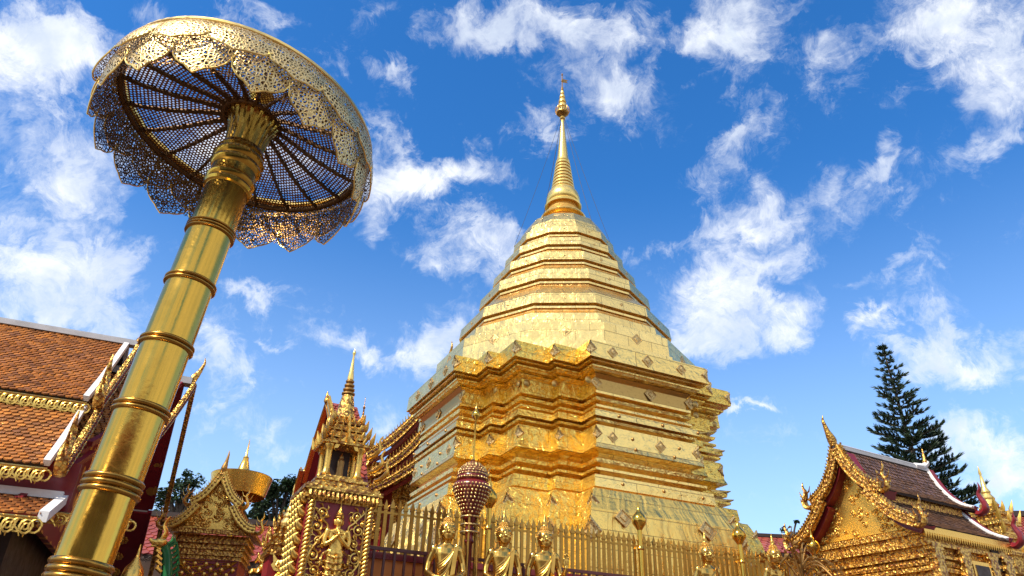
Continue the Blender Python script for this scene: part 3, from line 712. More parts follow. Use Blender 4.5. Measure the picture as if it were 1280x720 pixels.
def bargeboard(path, parent, width=.16, th=.05, M=None, beads=True, teeth=True, hook=True, mat=None, plane='xz', tooth=.07, bead_mat=None, hook_h=.45, hook_w=1.0, name='bargeboard'):
    """carved board following a curve (ridge to eave) in the local x-z plane, y = thickness; crest of flame teeth, row of beads, upturned hook"""
    mat = mat or M_ORN
    mb = MB(); P = catmull([(x, 0, z) for x, z in path], 6)
    L = []
    for i, p in enumerate(P):
        t = (P[min(i + 1, len(P) - 1)] - P[max(i - 1, 0)]).normalized(); n = Vector((-t.z, 0, t.x))
        if n.z < 0: n = -n
        L.append((p, t, n))
    loops = [[p + n * width * .5 + Vector((0, -th / 2, 0)), p + n * width * .5 + Vector((0, th / 2, 0)), p - n * width * .5 + Vector((0, th / 2, 0)), p - n * width * .5 + Vector((0, -th / 2, 0))] for p, t, n in L]
    mb.loft(loops, True, True, True)
    for sgn in (1, -1):   # raised mouldings along both edges
        mb.tube([p + n * width * .44 * sgn + Vector((0, -th / 2 - .008, 0)) for p, t, n in L], width * .10, 6)
        mb.tube([p + n * width * .44 * sgn + Vector((0, th / 2 + .008, 0)) for p, t, n in L], width * .10, 6)
    tot = sum((L[i + 1][0] - L[i][0]).length for i in range(len(L) - 1))
    def along(d):
        for i in range(len(L) - 1):
            l = (L[i + 1][0] - L[i][0]).length
            if d <= l: return L[i][0].lerp(L[i + 1][0], d / l), L[i][1], L[i][2]
            d -= l
        return L[-1]
    if teeth:
        n_ = max(3, int(tot / (tooth * .95)))
        for k in range(n_):
            p, t, n = along((k + .5) * tot / n_); b = p + n * width * .5
            w = tooth * .52; h = tooth * 1.25
            up = (n - t * .55).normalized()
            vs = [b - t * w, b + t * w, b + n * h * .45 - t * w * .35, b + up * h]
            vs = [v + Vector((0, -th * .35, 0)) for v in vs] + [v + Vector((0, th * .35, 0)) for v in vs]
            mb.add(vs, [(0, 1, 3, 2), (4, 6, 7, 5), (1, 5, 7, 3), (0, 2, 6, 4), (2, 3, 7, 6)])
    if hook and hook_h > 0:   # upturned naga head at the lower end
        p, t, n = L[-1]; o = Vector((t.x, 0, 0)); s = 1 if t.x > 0 else -1; k = hook_h
        pts = [(0, -.10), (.16, -.16), (.34, -.06), (.40, .16), (.30, .40), (.26, .60), (.36, .80), (.34, 1.05)]
        rad = [width * .42, width * .50, width * .5, width * .46, width * .40, width * .30, width * .2, .008]
        rad = [r_ * hook_w for r_ in rad[:-1]] + [.008]
        mb.tube(catmull([p + Vector((s * a * k, 0, b * k)) for a, b in pts], 4), [r for i in range(len(rad) - 1) for r in [rad[i] + (rad[i + 1] - rad[i]) * q / 4 for q in range(4)]] + [rad[-1]], 8, None, True, .55)
        for a, b, c_, d in () if hook_w > 1 else ((.42, .1, .20, .12), (.40, .34, .20, .2), (.22, .5, -.26, .2), (.18, .2, -.2, .22)):
            q = p + Vector((s * a * k, 0, b * k)); mb.tube([q, q + Vector((s * c_ * k * .6, 0, d * k * .4)), q + Vector((s * c_ * k, 0, d * k + .12 * k))], [width * .2, width * .16, .006], 5, None, True, .5)
    o = mb.build(name, mat, parent, 40, M=M)
    if beads:
        mb = MB(); n_ = max(3, int(tot / (width * .62)))
        for k in range(n_):
            p, t, n = along((k + .5) * tot / n_)
            for sy in (-1, 1): mb.sphere((p.x, sy * (th / 2 + .004), p.z), (width * .20, .022, width * .20), 6, 4)
        for sy in (-1, 1): mb.tube([p + Vector((0, sy * (th / 2 + .002), 0)) for p, t, n in L], width * .05, 4)
        mb.build('bead_row', bead_mat or M_RED, o, 60)
    return o
def chofa(parent, p, h=.7, lean=(0.25, 0, 0), mat=None, r=.07):
    """slender horn finial at the gable apex: leans out, swells, then curls up to a point"""
    l = Vector(lean); u = Vector((0, 0, 1)); b = Vector(p)
    pts = [b - u * .12 * h, b + u * .10 * h + l * .1 * h, b + u * .25 * h + l * .35 * h, b + u * .42 * h + l * .62 * h, b + u * .62 * h + l * .85 * h, b + u * .82 * h + l * 1.05 * h, b + u * 1.05 * h + l * .92 * h]
    rad = [r, r * 1.35, r * 1.15, r * .8, r * .6, r * .42, .004]
    mb = MB().tube(catmull(pts, 4), [rad[i] + (rad[i + 1] - rad[i]) * q / 4 for i in range(6) for q in range(4)] + [.004], 8)
    q = b + u * .45 * h + l * .66 * h
    mb.tube([q, q + l * .22 * h - u * .02 * h, q + l * .34 * h + u * .10 * h], [r * .5, r * .35, .004], 6)
    return mb.build('chofa', mat or M_ORN, parent, 50)
def fringe(parent, a, b, drop=.2, step=.19, mat=None, M=None, loops_=True, name='eave_fringe'):
    """pierced gilded valance hanging under an eave: rail, interlaced rings and pendants"""
    a, b = Vector(a), Vector(b); L = (b - a).length; n = max(2, int(L / step)); d = (b - a) / n; mb = MB(); t = d.normalized()
    mb.tube([a, b], .022, 5); 
    for k in range(n):
        c = a + d * (k + .5)
        pts = [c + t * (math.cos(2 * PI * i / 10) * step * .36) - Vector((0, 0, drop * .48 + math.sin(2 * PI * i / 10) * drop * .36)) for i in range(11)]
        mb.tube(pts, .019, 4, None, False)
        mb.tube([p_ + d * .5 + Vector((0, 0, drop * .06)) for p_ in pts], .017, 4, None, False); mb.tube([c + (p_ - c) * .45 - Vector((0, 0, drop * .26)) for p_ in pts], .015, 4, None, False)
        e = a + d * k - Vector((0, 0, drop * .45)); mb.tube([e + Vector((0, 0, drop * .45)), e - t * step * .2, e + t * step * .12 - Vector((0, 0, drop * .25)), e + t * step * .3 - Vector((0, 0, drop * .55))], [.014, .02, .016, .006], 4)
        mb.tube([c - Vector((0, 0, drop * .84)), c - Vector((0, 0, drop * 1.05))], [.022, .004], 4)
    return mb.build(name, mat or M_RICH, parent, 60, M=M)
def flame(mb, p, h, w, lean=(0, 0, 0), n=5):
    p = Vector(p); l = Vector(lean)
    mb.tube([p, p + Vector((0, 0, h * .35)) + l * .2, p + Vector((0, 0, h * .65)) + l * .6, p + Vector((0, 0, h)) + l], [w * .7, w, w * .55, .003], n)

# ---------------------------------------------------------------- left temple hall
LAZ = R(69.0); LRZ = PI / 2 - LAZ
P0 = at(165, 432, 14.0)
hall = thing('temple_hall', 'temple hall with stepped orange tile roofs and gold eave fringes behind the parasol pole', 'temple', (P0.x, P0.y, 0), LRZ)
zr = P0.z
def mirror_y(q): return (q[0], -q[1], q[2])
LX = -9.0
A1 = [(0, 0), (.80, -.72), (1.6, -1.42), (2.36, -2.02)]           # drop profile (out, down) of the upper tier
A2 = [(2.2, -2.10), (2.75, -2.66), (3.2, -3.08), (3.62, -3.44)]
B1 = [(0, -.62), (.7, -1.35), (1.5, -2.1), (2.3, -2.75)]
B2 = [(2.15, -2.85), (2.8, -3.45), (3.5, -4.0)]
for sgn in (-1, 1):
    for nm, prof, xa, xb in (('upper_roof', A1, LX, -.12), ('upper_roof', A2, LX, -.12), ('lower_roof', B1, -.5, 1.10), ('lower_roof', B2, -.5, 1.10)):
        mb = MB()
        kx = (.42 if sgn < 0 else .06) if nm == 'lower_roof' else 0.0; XB = lambda o: xb - kx * o     # the lower gable leans out at its apex
        for (o0, d0), (o1, d1) in zip(prof, prof[1:]): slab(mb, [(xa, sgn * o0, zr + d0), (XB(o0), sgn * o0, zr + d0), (XB(o1), sgn * o1, zr + d1), (xa, sgn * o1, zr + d1)], .06)
        ro = mb.build(nm, M_DARK if nm == 'upper_roof' else M_FLORET, hall)
        mb = MB(); tiles(mb, None, [((max(xa, -6.5) if sgn < 0 else max(xa, -3), sgn * o, zr + d), (XB(o), sgn * o, zr + d)) for o, d in prof], .115, .10)
        mb.build('tile_layer', M_TILE_OR, ro)
        mb = MB()   # mortar verge
        P = [Vector((XB(o), sgn * o, zr + d)) for o, d in prof]
        for p, q in zip(P, P[1:]):
            n = Vector((1, 0, 0)).cross(q - p).normalized(); n = n if n.z > 0 else -n
            mb.add([p + n * .075 + Vector((-.02, 0, 0)), p + n * .075 + Vector((.07, 0, 0)), q + n * .075 + Vector((.07, 0, 0)), q + n * .075 + Vector((-.02, 0, 0)), p - n * .02 + Vector((-.02, 0, 0)), p - n * .02 + Vector((.07, 0, 0)), q - n * .02 + Vector((.07, 0, 0)), q - n * .02 + Vector((-.02, 0, 0))],
                   [(0, 1, 2, 3), (0, 4, 5, 1), (3, 2, 6, 7), (0, 3, 7, 4), (1, 5, 6, 2), (4, 7, 6, 5)])
        mb.build('white_verge', M_WHITE if nm == 'upper_roof' else M_FLORET, ro)
for sgn in (-1, 1):
    for prof, x in ((A1, .14), (A2, .14), (B1, 1.36), (B2, 1.36)):
        M = Matrix.Translation((x, 0, zr)) @ Matrix.Rotation(PI / 2, 4, 'Z')
        if x > 1: M = M @ Matrix(((1, 0, 0, 0), (-.30 if sgn < 0 else .06, 1, 0, 0), (0, 0, 1, 0), (0, 0, 0, 1)))
        bargeboard([(sgn * o, d - .02) for o, d in prof], hall, .17 if x < 1 else .09, .06, M, hook_h=.75 if x < 1 else .5, tooth=.09 if x < 1 else .06, mat=M_ORNF)
    fringe(hall, (LX, sgn * 2.42, zr - 2.10), (-.05, sgn * 2.42, zr - 2.10), .21, .19)
    fringe(hall, (LX, sgn * 3.68, zr - 3.52), (-.05, sgn * 3.68, zr - 3.52), .21, .19)
    fringe(hall, (-.4, sgn * 3.56, zr - 4.08), (1.2, sgn * 3.56, zr - 4.08), .18, .19)
mb = MB(); mb.box(LX, .1, -.10, .10, zr - .02, zr + .07); mb.box(LX, .1, -.06, .06, zr + .07, zr + .11); mb.build('ridge_cap', M_LEAD, hall)
MB().box(-.4, 1.3, -.13, .13, zr - .66, zr - .52).build('ridge_cap', M_LEAD, hall)
chofa(hall, (1.30, 0, zr - .55), .52, (.28, 0, 0), r=.06)
chofa(hall, (.10, 0, zr + .05), .7, (.5, 0, 0), r=.07)
# crimson gable panel with gilded florets
def gable_panel(parent, prof, x0, x1, zb, zr_, name='gable_panel', mat=None, inset=.16):
    poly = [(o - inset * .6 if o > 0 else 0, d - inset) for o, d in prof]
    pts = [(-o, zr_ + d) for o, d in poly[::-1]] + [(o, zr_ + d) for o, d in poly[1:]]
    pts = [(pts[0][0], zb)] + pts + [(pts[-1][0], zb)]
    M = Matrix.Rotation(PI / 2, 4, 'Z')
    return MB().prism(pts, -x1, -x0, M).build(name, mat or M_RED2, parent)
gable_panel(hall, B1 + B2[1:], -.10, .0, zr - 4.25, zr, mat=M_FLORET)
def floret(mb, M, r=.11):
    for k in range(8):
        a = 2 * PI * k / 8; mb.sphere((math.cos(a) * r * .62, 0, math.sin(a) * r * .62), (r * .3, .015, r * .3), 6, 4, M)
    mb.sphere((0, 0, 0), (r * .34, .03, r * .34), 8, 4, M)
mb = MB(); floret(mb, Matrix.Identity(4), .12); ME_FLO = mb.mesh('floret', 60); ME_FLO.materials.append(M_RICH)
for prof in (B1, B2):       # gilded florets on the underside of the overhanging roof boards
    for (o0, d0), (o1, d1) in zip(prof, prof[1:]):
        for sgn in (-1, 1):
            t_ = Vector((0, sgn * (o1 - o0), d1 - d0)); L_ = t_.length; t_.normalize(); n_ = Vector((1, 0, 0)).cross(t_); n_ = n_ if n_.z < 0 else -n_
            for x in (.22, .72):
                for f in (.3, .8):
                    M = Matrix((Vector((1, 0, 0)), -n_, t_)).transposed().to_4x4(); M.translation = Vector((x - (.42 if sgn < 0 else .06) * o0, sgn * (o0 + (o1 - o0) * f), zr + d0 + (d1 - d0) * f)) + n_ * .075
                    link('floret', ME_FLO, hall, M=M)
# clerestory strip, lower lean-to roof, walls
for sgn in (-1, 1):
    MB().box(LX, .3, min(sgn * 3.2, sgn * 3.3), max(sgn * 3.2, sgn * 3.3), zr - 4.0, zr - 3.3).build('clerestory', M_RED, hall)
    prof = [(3.3, -4.12), (4.25, -4.72)]
    mb = MB(); slab(mb, [(LX, sgn * 3.3, zr - 3.84), (.2, sgn * 3.3, zr - 3.84), (.2, sgn * 4.25, zr - 4.24), (LX, sgn * 4.25, zr - 4.24)], .06); ro = mb.build('lean_to_roof', M_RED2, hall)
    mb = MB(); tiles(mb, None, [((-6.5 if sgn < 0 else -3, sgn * 3.3, zr - 3.84), (.2, sgn * 3.3, zr - 3.84)), ((-6.5 if sgn < 0 else -3, sgn * 4.25, zr - 4.24), (.2, sgn * 4.25, zr - 4.24))], .15, .13); mb.build('tile_layer', M_TILE_OR, ro)
    mb = MB(); mb.box(LX, .2, sgn * 3.33 - .06, sgn * 3.33 + .06, zr - 3.85, zr - 3.74); mb.build('white_flashing', M_WHITE, ro)
    mb = MB(); mb.add([(.14, sgn * 3.3, zr - 3.77), (.26, sgn * 3.3, zr - 3.77), (.26, sgn * 4.3, zr - 4.20), (.14, sgn * 4.3, zr - 4.20), (.14, sgn * 3.3, zr - 3.9), (.26, sgn * 3.3, zr - 3.9), (.26, sgn * 4.3, zr - 4.34), (.14, sgn * 4.3, zr - 4.34)], [(0, 1, 2, 3), (4, 7, 6, 5), (0, 4, 5, 1), (1, 5, 6, 2), (2, 6, 7, 3), (3, 7, 4, 0)]); mb.build('white_verge', M_WHITE, ro)
    fringe(hall, (LX, sgn * 4.30, zr - 4.30), (.15, sgn * 4.30, zr - 4.30), .24, .2)
MB().box(LX, -.3, -3.2, 3.2, 0, zr - 3.9).build('wall', M_DARK, hall)
for x in (-.9, -2.6, -4.3):
    mb = MB(); mb.lathe([(.20, 0), (.20, .3), (.17, .34), (.155, zr - 4.6), (.2, zr - 4.5), (.2, zr - 4.3)], 16, Matrix.Translation((x, -3.95, 0))); mb.build('pillar', M_GREY, hall, 40)
    mb = MB(); random.seed(int(x * 10))
    for k in range(34):   # carved bracket of gilded leaves
        q = Vector((x - .45 + random.uniform(-.35, .35), -4.25 + random.uniform(-.12, .12), zr - 4.62 - random.uniform(0, .9)))
        mb.tube([q, q + Vector((random.uniform(-.1, .1), 0, -.06)), q + Vector((random.uniform(-.14, .14), .02, -.16))], [.035, .05, .008], 5)
    mb.build('bracket', M_ORN, hall, 60)
# ---------------------------------------------------------------- organic bodies (one continuous surface)
def organic(name, mb, mat, parent=None, voxel=.012, smooth_it=3, M=None, me_only=False):
    me = mb.mesh('tmp'); o = bpy.data.objects.new('tmp', me); COL.objects.link(o)
    r = o.modifiers.new('r', 'REMESH'); r.mode = 'VOXEL'; r.voxel_size = voxel; r.use_smooth_shade = True
    if smooth_it: sm = o.modifiers.new('s', 'SMOOTH'); sm.factor = .5; sm.iterations = smooth_it
    dg = bpy.context.evaluated_depsgraph_get(); dg.update()
    m2 = bpy.data.meshes.new_from_object(o.evaluated_get(dg)); m2.name = name
    bpy.data.objects.remove(o); bpy.data.meshes.remove(me)
    m2.materials.clear(); m2.materials.append(mat)
    for p_ in m2.polygons: p_.use_smooth = True
    if me_only: return m2
    return link(name, m2, parent, M=M)
def limb(mb, pts, rad, n=10):
    P = catmull(pts, 5); rr = []
    for i in range(len(rad) - 1):
        for q in range(5): rr.append(rad[i] + (rad[i + 1] - rad[i]) * q / 5)
    rr.append(rad[-1]); mb.tube(P, rr, n)
    mb.sphere(P[0], rad[0], 10, 6); mb.sphere(P[-1], rad[-1], 10, 6)
def hand(mb, wrist, d, palm_n, size=.17, curl=.25, side=1):
    """palm, four fingers of different length and a thumb from the side of the palm; d = pointing, palm_n = palm normal"""
    w = Vector(wrist); d = Vector(d).normalized(); n = Vector(palm_n).normalized(); s = d.cross(n).normalized() * side; n = s.cross(d) * side
    for k in range(4):
        mb.tube([w + s * (k - 1.5) * size * .10, w + d * size * .48 + s * (k - 1.5) * size * .145], size * .085, 8)
    for k, l in enumerate((.42, .50, .47, .36)):
        b = w + d * size * .46 + s * (k - 1.5) * size * .15
        limb(mb, [b, b + d * size * l * .42 + n * size * curl * .05, b + d * size * l * .75 + n * size * curl * .18, b + d * size * l + n * size * curl * .42], [size * .068, size * .062, size * .056, size * .045], 8)
    b = w - s * size * .17 + d * size * .1
    limb(mb, [b, b - s * size * .14 + d * size * .16 + n * size * .05, b - s * size * .17 + d * size * .34 + n * size * .1, b - s * size * .12 + d * size * .46 + n * size * .14], [size * .09, size * .075, size * .065, size * .05], 8)

# ---------------------------------------------------------------- seated Buddha statues
def buddha_mesh(raised):
    mb = MB()
    # crossed legs, hips, torso
    mb.sphere((0, .04, .13), (.30, .22, .14), 20, 12)
    for s in (-1, 1):
        limb(mb, [(s * .14, .02, .12), (s * .34, -.10, .10), (s * .46, -.22, .08)], [.13, .125, .095])
        limb(mb, [(s * .46, -.22, .08), (s * .22, -.34, .09), (-s * .08, -.33, .12)], [.09, .08, .055])
        mb.sphere((-s * .16, -.33, .13), (.10, .045, .035), 10, 6)
    loops = []
    for z, rx, ry, y in ((.08, .22, .16, .05), (.20, .185, .14, .04), (.32, .175, .125, .03), (.44, .20, .135, .02), (.55, .235, .135, .015), (.62, .235, .115, .02), (.67, .17, .085, .025), (.70, .08, .07, .02)):
        loops.append([(rx * math.cos(2 * PI * i / 24), y + ry * math.sin(2 * PI * i / 24), z) for i in range(24)])
    mb.loft(loops, True, True, True)
    limb(mb, [(0, .02, .64), (0, .01, .72), (0, -.005, .80)], [.078, .068, .07])
    for zz in (.715, .74, .765):      # neck folds
        mb.lathe([(.070, zz - .008), (.077, zz), (.070, zz + .008)], 14, Matrix.Translation((0, .005, 0)))
    # arms held a little away from the body
    for s in (-1, 1):
        mb.sphere((s * .235, .02, .60), (.085, .08, .085), 14, 10)
        if raised and s == 1:
            limb(mb, [(.235, .02, .60), (.30, .03, .44), (.33, -.02, .30)], [.078, .062, .055]); limb(mb, [(.33, -.02, .30), (.36, -.14, .36), (.385, -.22, .44)], [.055, .046, .036])
            hand(mb, (.385, -.22, .45), (.05, -.05, 1), (0, -1, 0), .21, .15, 1)
        else:
            limb(mb, [(s * .235, .02, .60), (s * .315, .045, .44), (s * .345, .0, .29)], [.078, .062, .055]); limb(mb, [(s * .345, .0, .29), (s * .24, -.15, .22), (s * .11, -.25, .19)], [.055, .046, .038])
            hand(mb, (s * .10, -.25, .195), (-s, -.35, -.03), (0, .15, 1), .19, .25, s)
    # head
    hz = .90
    loops = []
    for z, rx, ry, y in ((-.165, .035, .045, -.035), (-.15, .062, .075, -.03), (-.115, .088, .10, -.018), (-.06, .108, .118, -.006), (0, .116, .126, 0), (.06, .115, .125, .004), (.11, .10, .112, .006), (.15, .062, .075, .01), (.165, .02, .03, .01)):
        loops.append([(rx * math.cos(2 * PI * i / 24), y + ry * math.sin(2 * PI * i / 24), hz + z) for i in range(24)])
    mb.loft(loops, True, True, True)
    # face: brow ridge, nose, lids, lips, chin, long ears
    mb.tube([(0, -.118, hz + .035), (0, -.132, hz + .005), (0, -.146, hz - .028), (0, -.146, hz - .045), (0, -.125, hz - .052)], [.012, .014, .018, .020, .012], 8)
    for s in (-1, 1):
        mb.sphere((s * .017, -.128, hz - .043), (.013, .014, .011), 8, 6)
        mb.tube([(s * .012, -.121, hz + .028), (s * .04, -.120, hz + .043), (s * .072, -.105, hz + .036), (s * .092, -.082, hz + .018)], [.006, .009, .009, .004], 6)
        mb.sphere((s * .045, -.103, hz + .008), (.026, .020, .012), 10, 8)
        mb.sphere((s * .06, -.085, hz - .05), (.04, .03, .035), 10, 8)
        mb.tube([(s * .115, .01, hz + .035), (s * .128, .02, hz + .03), (s * .126, .015, hz - .03), (s * .118, .005, hz - .10), (s * .108, .0, hz - .145)], [.014, .022, .018, .016, .018], 8, None, True, 1.0)
    mb.sphere((0, -.116, hz - .083), (.036, .016, .0085), 10, 6); mb.sphere((0, -.113, hz - .101), (.030, .016, .010), 10, 6)
    mb.sphere((0, -.085, hz - .138), (.032, .030, .024), 10, 8)
    return organic('body', mb, M_BUD, None, .0085, 2, None, True)
def big_head(me):
    for v in me.vertices:
        z = v.co.z; f = max(0.0, min(1.0, (z - .70) / .05))
        v.co.x *= 1 + .34 * f; v.co.y *= 1 + .24 * f
        v.co.z = .72 * 1.28 + (z - .72) * 1.08 if z > .72 else z * 1.28
    return me
ME_BUD = [buddha_mesh(False), buddha_mesh(True)]
# the raised hand keeps its own size: only the head column is enlarged
for m_ in ME_BUD:
    keep = [(v.index, v.co.copy()) for v in m_.vertices if abs(v.co.x) > .2]
    big_head(m_)
    for i_, c_ in keep: m_.vertices[i_].co = Vector((c_.x, c_.y, c_.z * 1.28))
random.seed(5)
mb = MB(); hz = .90      # snail-curl hair cap, topknot and flame
for j in range(9):
    th = R(12 + j * 11.5); n = max(5, int(26 * math.sin(th)))
    for k in range(n):
        a = 2 * PI * (k + .5 * (j % 2)) / n
        x, y, z = math.sin(th) * math.cos(a) * .122, math.sin(th) * math.sin(a) * .132 + .008, math.cos(th) * .165
        if y < -.035 and z < .075 + .02 * abs(x) / .12: continue
        if y < .02 and z < .0: continue
        mb.sphere((x, y, hz + z), .0165, 6, 4)
for j in range(4):
    th = R(20 + j * 22); n = max(4, int(14 * math.sin(th)))
    for k in range(n):
        a = 2 * PI * k / n; mb.sphere((math.sin(th) * math.cos(a) * .066, math.sin(th) * math.sin(a) * .07 + .012, hz + .165 + math.cos(th) * .065), .015, 6, 4)
mb.sphere((0, .012, hz + .165), (.066, .07, .06), 12, 8); mb.sphere((0, .01, hz + .03), (.120, .128, .135), 16, 10)
ME_HAIR = big_head(mb.mesh('hair', 60)); ME_HAIR.materials.append(M_HAIR)
mb = MB(); mb.lathe([(.03, 0), (.045, .02), (.03, .05), (.042, .075), (.028, .11), (.022, .17), (.012, .20), (.002, .26)], 10, Matrix.Translation((0, .012, hz + .21)))
ME_FLAME = big_head(mb.mesh('flame_finial', 50)); ME_FLAME.materials.append(M_BUD)
# robe: shawl over the left shoulder with raised folds across the chest
mb = MB()
def chest(x, z):   # front surface of the torso
    rx = .19 + .05 * max(0, min(1, (z - .35) / .2)); ry = .128; q = max(0, 1 - (x / rx) ** 2)
    return Vector((x, .018 - ry * math.sqrt(q) - .012 - .012 * (1 - q), z))
for k in range(7):
    pts = []
    for i in range(9):
        t = i / 8
        x = (.20 - k * .012) * (1 - t) + (-.16 - .0 * k) * t + .03 * math.sin(t * PI) * (k * .25)
        z = (.68 - .004 * k) * (1 - t) ** 1.0 + (.40 - k * .038) * t - .03 * math.sin(PI * t) - k * .012 * math.sin(PI * t)
        pts.append(chest(max(-.215, min(.2, x)), z))
    mb.tube(pts, [.006, .011, .013, .014, .013, .012, .012, .010, .006], 6)
loops = []
for t in range(9):
    f = t / 8; loops.append([chest(.215 - .05 * f, .665 - f * .44) + Vector((0, -.006, 0)), chest(.13 - .05 * f, .672 - f * .44) + Vector((0, -.014, 0)), chest(.125 - .05 * f, .67 - f * .44) + Vector((0, .01, 0)), chest(.21 - .05 * f, .66 - f * .44) + Vector((0, .012, 0))])
mb.loft(loops, True, True, True)
for v_ in mb.v: v_.z *= 1.28
ME_ROBE = mb.mesh('robe', 50); ME_ROBE.materials.append(M_BUD)
mb = MB(); mb.box(-.62, .62, -.46, .40, 0, 1.2)
def pedestal_mesh(h):
    mb = MB()
    for (w, d, z0, z1) in ((.62, .50, 0, .25), (.56, .45, .25, h - .42), (.62, .50, h - .42, h - .34)): mb.box(-w, w, -d, d * .7, z0, z1)
    mb.lathe([(.50, h - .34), (.56, h - .26), (.60, h - .2), (.46, h - .15), (.44, h - .10), (.58, h - .03), (.56, h)], 28, Matrix.Diagonal((1, .72, 1, 1)) @ Matrix.Translation((0, -.03, 0)))
    for k in range(22):
        a = 2 * PI * k / 22; mb.sphere((math.cos(a) * .57, math.sin(a) * .41 - .02, h - .23), (.06, .05, .09), 8, 6)
    me = mb.mesh('pedestal', 40); me.materials.append(M_ORN); return me
PS = [((561, 628), (558.5, 674), 12.14, 0, 'seated gold statue between the carved pier and the beaded urn', 0.0), ((632.6, 636), (629.5, 679), 12.58, 0, 'seated gold statue between the beaded urn and the statue raising a hand', 0.06),
      ((679.5, 645), (681.3, 684), 12.93, 1, 'seated gold statue with one hand raised beside its chest', 0.02), ((880.6, 660), (886, 702), 14.44, 0, 'seated gold statue alone between two tall bud-topped posts', .12), ((969, 665), (972, 704), 15.18, 0, 'seated gold statue next to the gilded leaf tree at the fence end', .1)]
ME_PED = {}
for tip, chin, Y, var, lab, turn in PS:
    c = at(chin[0], chin[1], Y)
    sc = .86
    zs = c.z - .94 * sc
    o = thing('buddha_statue', lab, 'statue', (c.x, c.y + .12, 0), R(10) + turn, 'seated gold statues in front of the fence')
    M = Matrix.Translation((0, 0, zs)) @ Matrix.Diagonal((sc * .97, sc, sc, 1))
    b = link('body', ME_BUD[var], o, M=M); h = link('hair', ME_HAIR, b); link('flame_finial', ME_FLAME, b); link('robe', ME_ROBE, b)
    link('pedestal', pedestal_mesh(zs + .01), o)

# ---------------------------------------------------------------- beaded urn on its stand
c = at(590, 612, 12.7)
o = thing('urn', 'dark red urn covered in rows of gold beads, with a tall rod finial', 'urn', (c.x, c.y, 0), RZ)
z0 = c.z
prof = [(.12, -.44), (.14, -.42), (.17, -.34), (.22, -.24), (.275, -.12), (.315, -.02), (.325, .03), (.30, .09), (.25, .125)]
MB().lathe([(r, z0 + z) for r, z in prof], 28).build('bowl', M_URN, o, 50)
lid = MB().lathe([(r, z0 + z) for r, z in [(.24, .12), (.26, .15), (.268, .19), (.25, .22), (.255, .26), (.245, .30), (.205, .36), (.14, .42), (.07, .47), (.03, .49)]], 28).build('lid', M_URN, o, 40)
def ring_r(pr, z):
    for (r0, a), (r1, b) in zip(pr, pr[1:]):
        if a <= z <= b: return r0 + (r1 - r0) * (z - a) / (b - a)
    return pr[-1][0]
mb = MB()
for j in range(9):
    z = -.40 + j * .055; r = ring_r(prof, z)
    n = max(12, int(2 * PI * r / .062))
    for k in range(n):
        a = 2 * PI * (k + .5 * (j % 2)) / n; mb.sphere((r * math.cos(a), r * math.sin(a), z0 + z), .022, 6, 4)
mb.build('bead_band', M_DIA, o, 60)
mb = MB(); lp = [(.26, .15), (.268, .19), (.25, .22), (.255, .26), (.245, .30), (.205, .36), (.14, .42), (.07, .47)]
for z in (.17, .24, .285, .325, .365, .40, .435):
    r = ring_r(lp, z); n = max(8, int(2 * PI * r / .06))
    torus(mb, r, z0 + z, .009, 24, 5)
    for k in range(n): a = 2 * PI * (k + (z * 7) % 1) / n; mb.sphere((r * math.cos(a), r * math.sin(a), z0 + z), .020, 6, 4)
mb.build('bead_band', M_DIA, lid, 60)
MB().lathe([(r, z0 + z) for r, z in [(.03, .48), (.045, .50), (.016, .53), (.014, 1.22), (.03, 1.25), (.06, 1.29), (.075, 1.33), (.06, 1.385), (.03, 1.43), (.015, 1.50), (.004, 1.58)]], 12).build('rod_finial', M_POLE, o, 40)
mb = MB()
mb.tube([(.26, 0, z0 + .25), (.30, 0, z0 + .30), (.30, 0, z0 + .38), (.36, 0, z0 + .47)], [.02, .035, .025, .004], 6, None, True, .5); mb.build('ear_finial', M_ORN, o, 50)
for k in range(5):
    a = 2 * PI * k / 5 + .4; MB().tube([(.13 * math.cos(a), .13 * math.sin(a), z0 - .44), (.15 * math.cos(a), .15 * math.sin(a), z0 - 1.2), (.22 * math.cos(a), .22 * math.sin(a), 0)], .022, 8).build('leg', M_PICK, o, 60)
MB().lathe([(r, z0 + z) for r, z in [(.05, -1.4), (.05, -.9), (.08, -.86), (.05, -.80), (.07, -.72), (.09, -.68), (.06, -.62), (.08, -.55), (.11, -.5), (.11, -.44)]], 16).build('stem', M_URN, o, 40)
mb = MB()
for zz in (-.47, -.60, -.72): torus(mb, .155, z0 + zz, .016, 20, 6)
mb.build('brace_ring', M_DIA, o, 60)
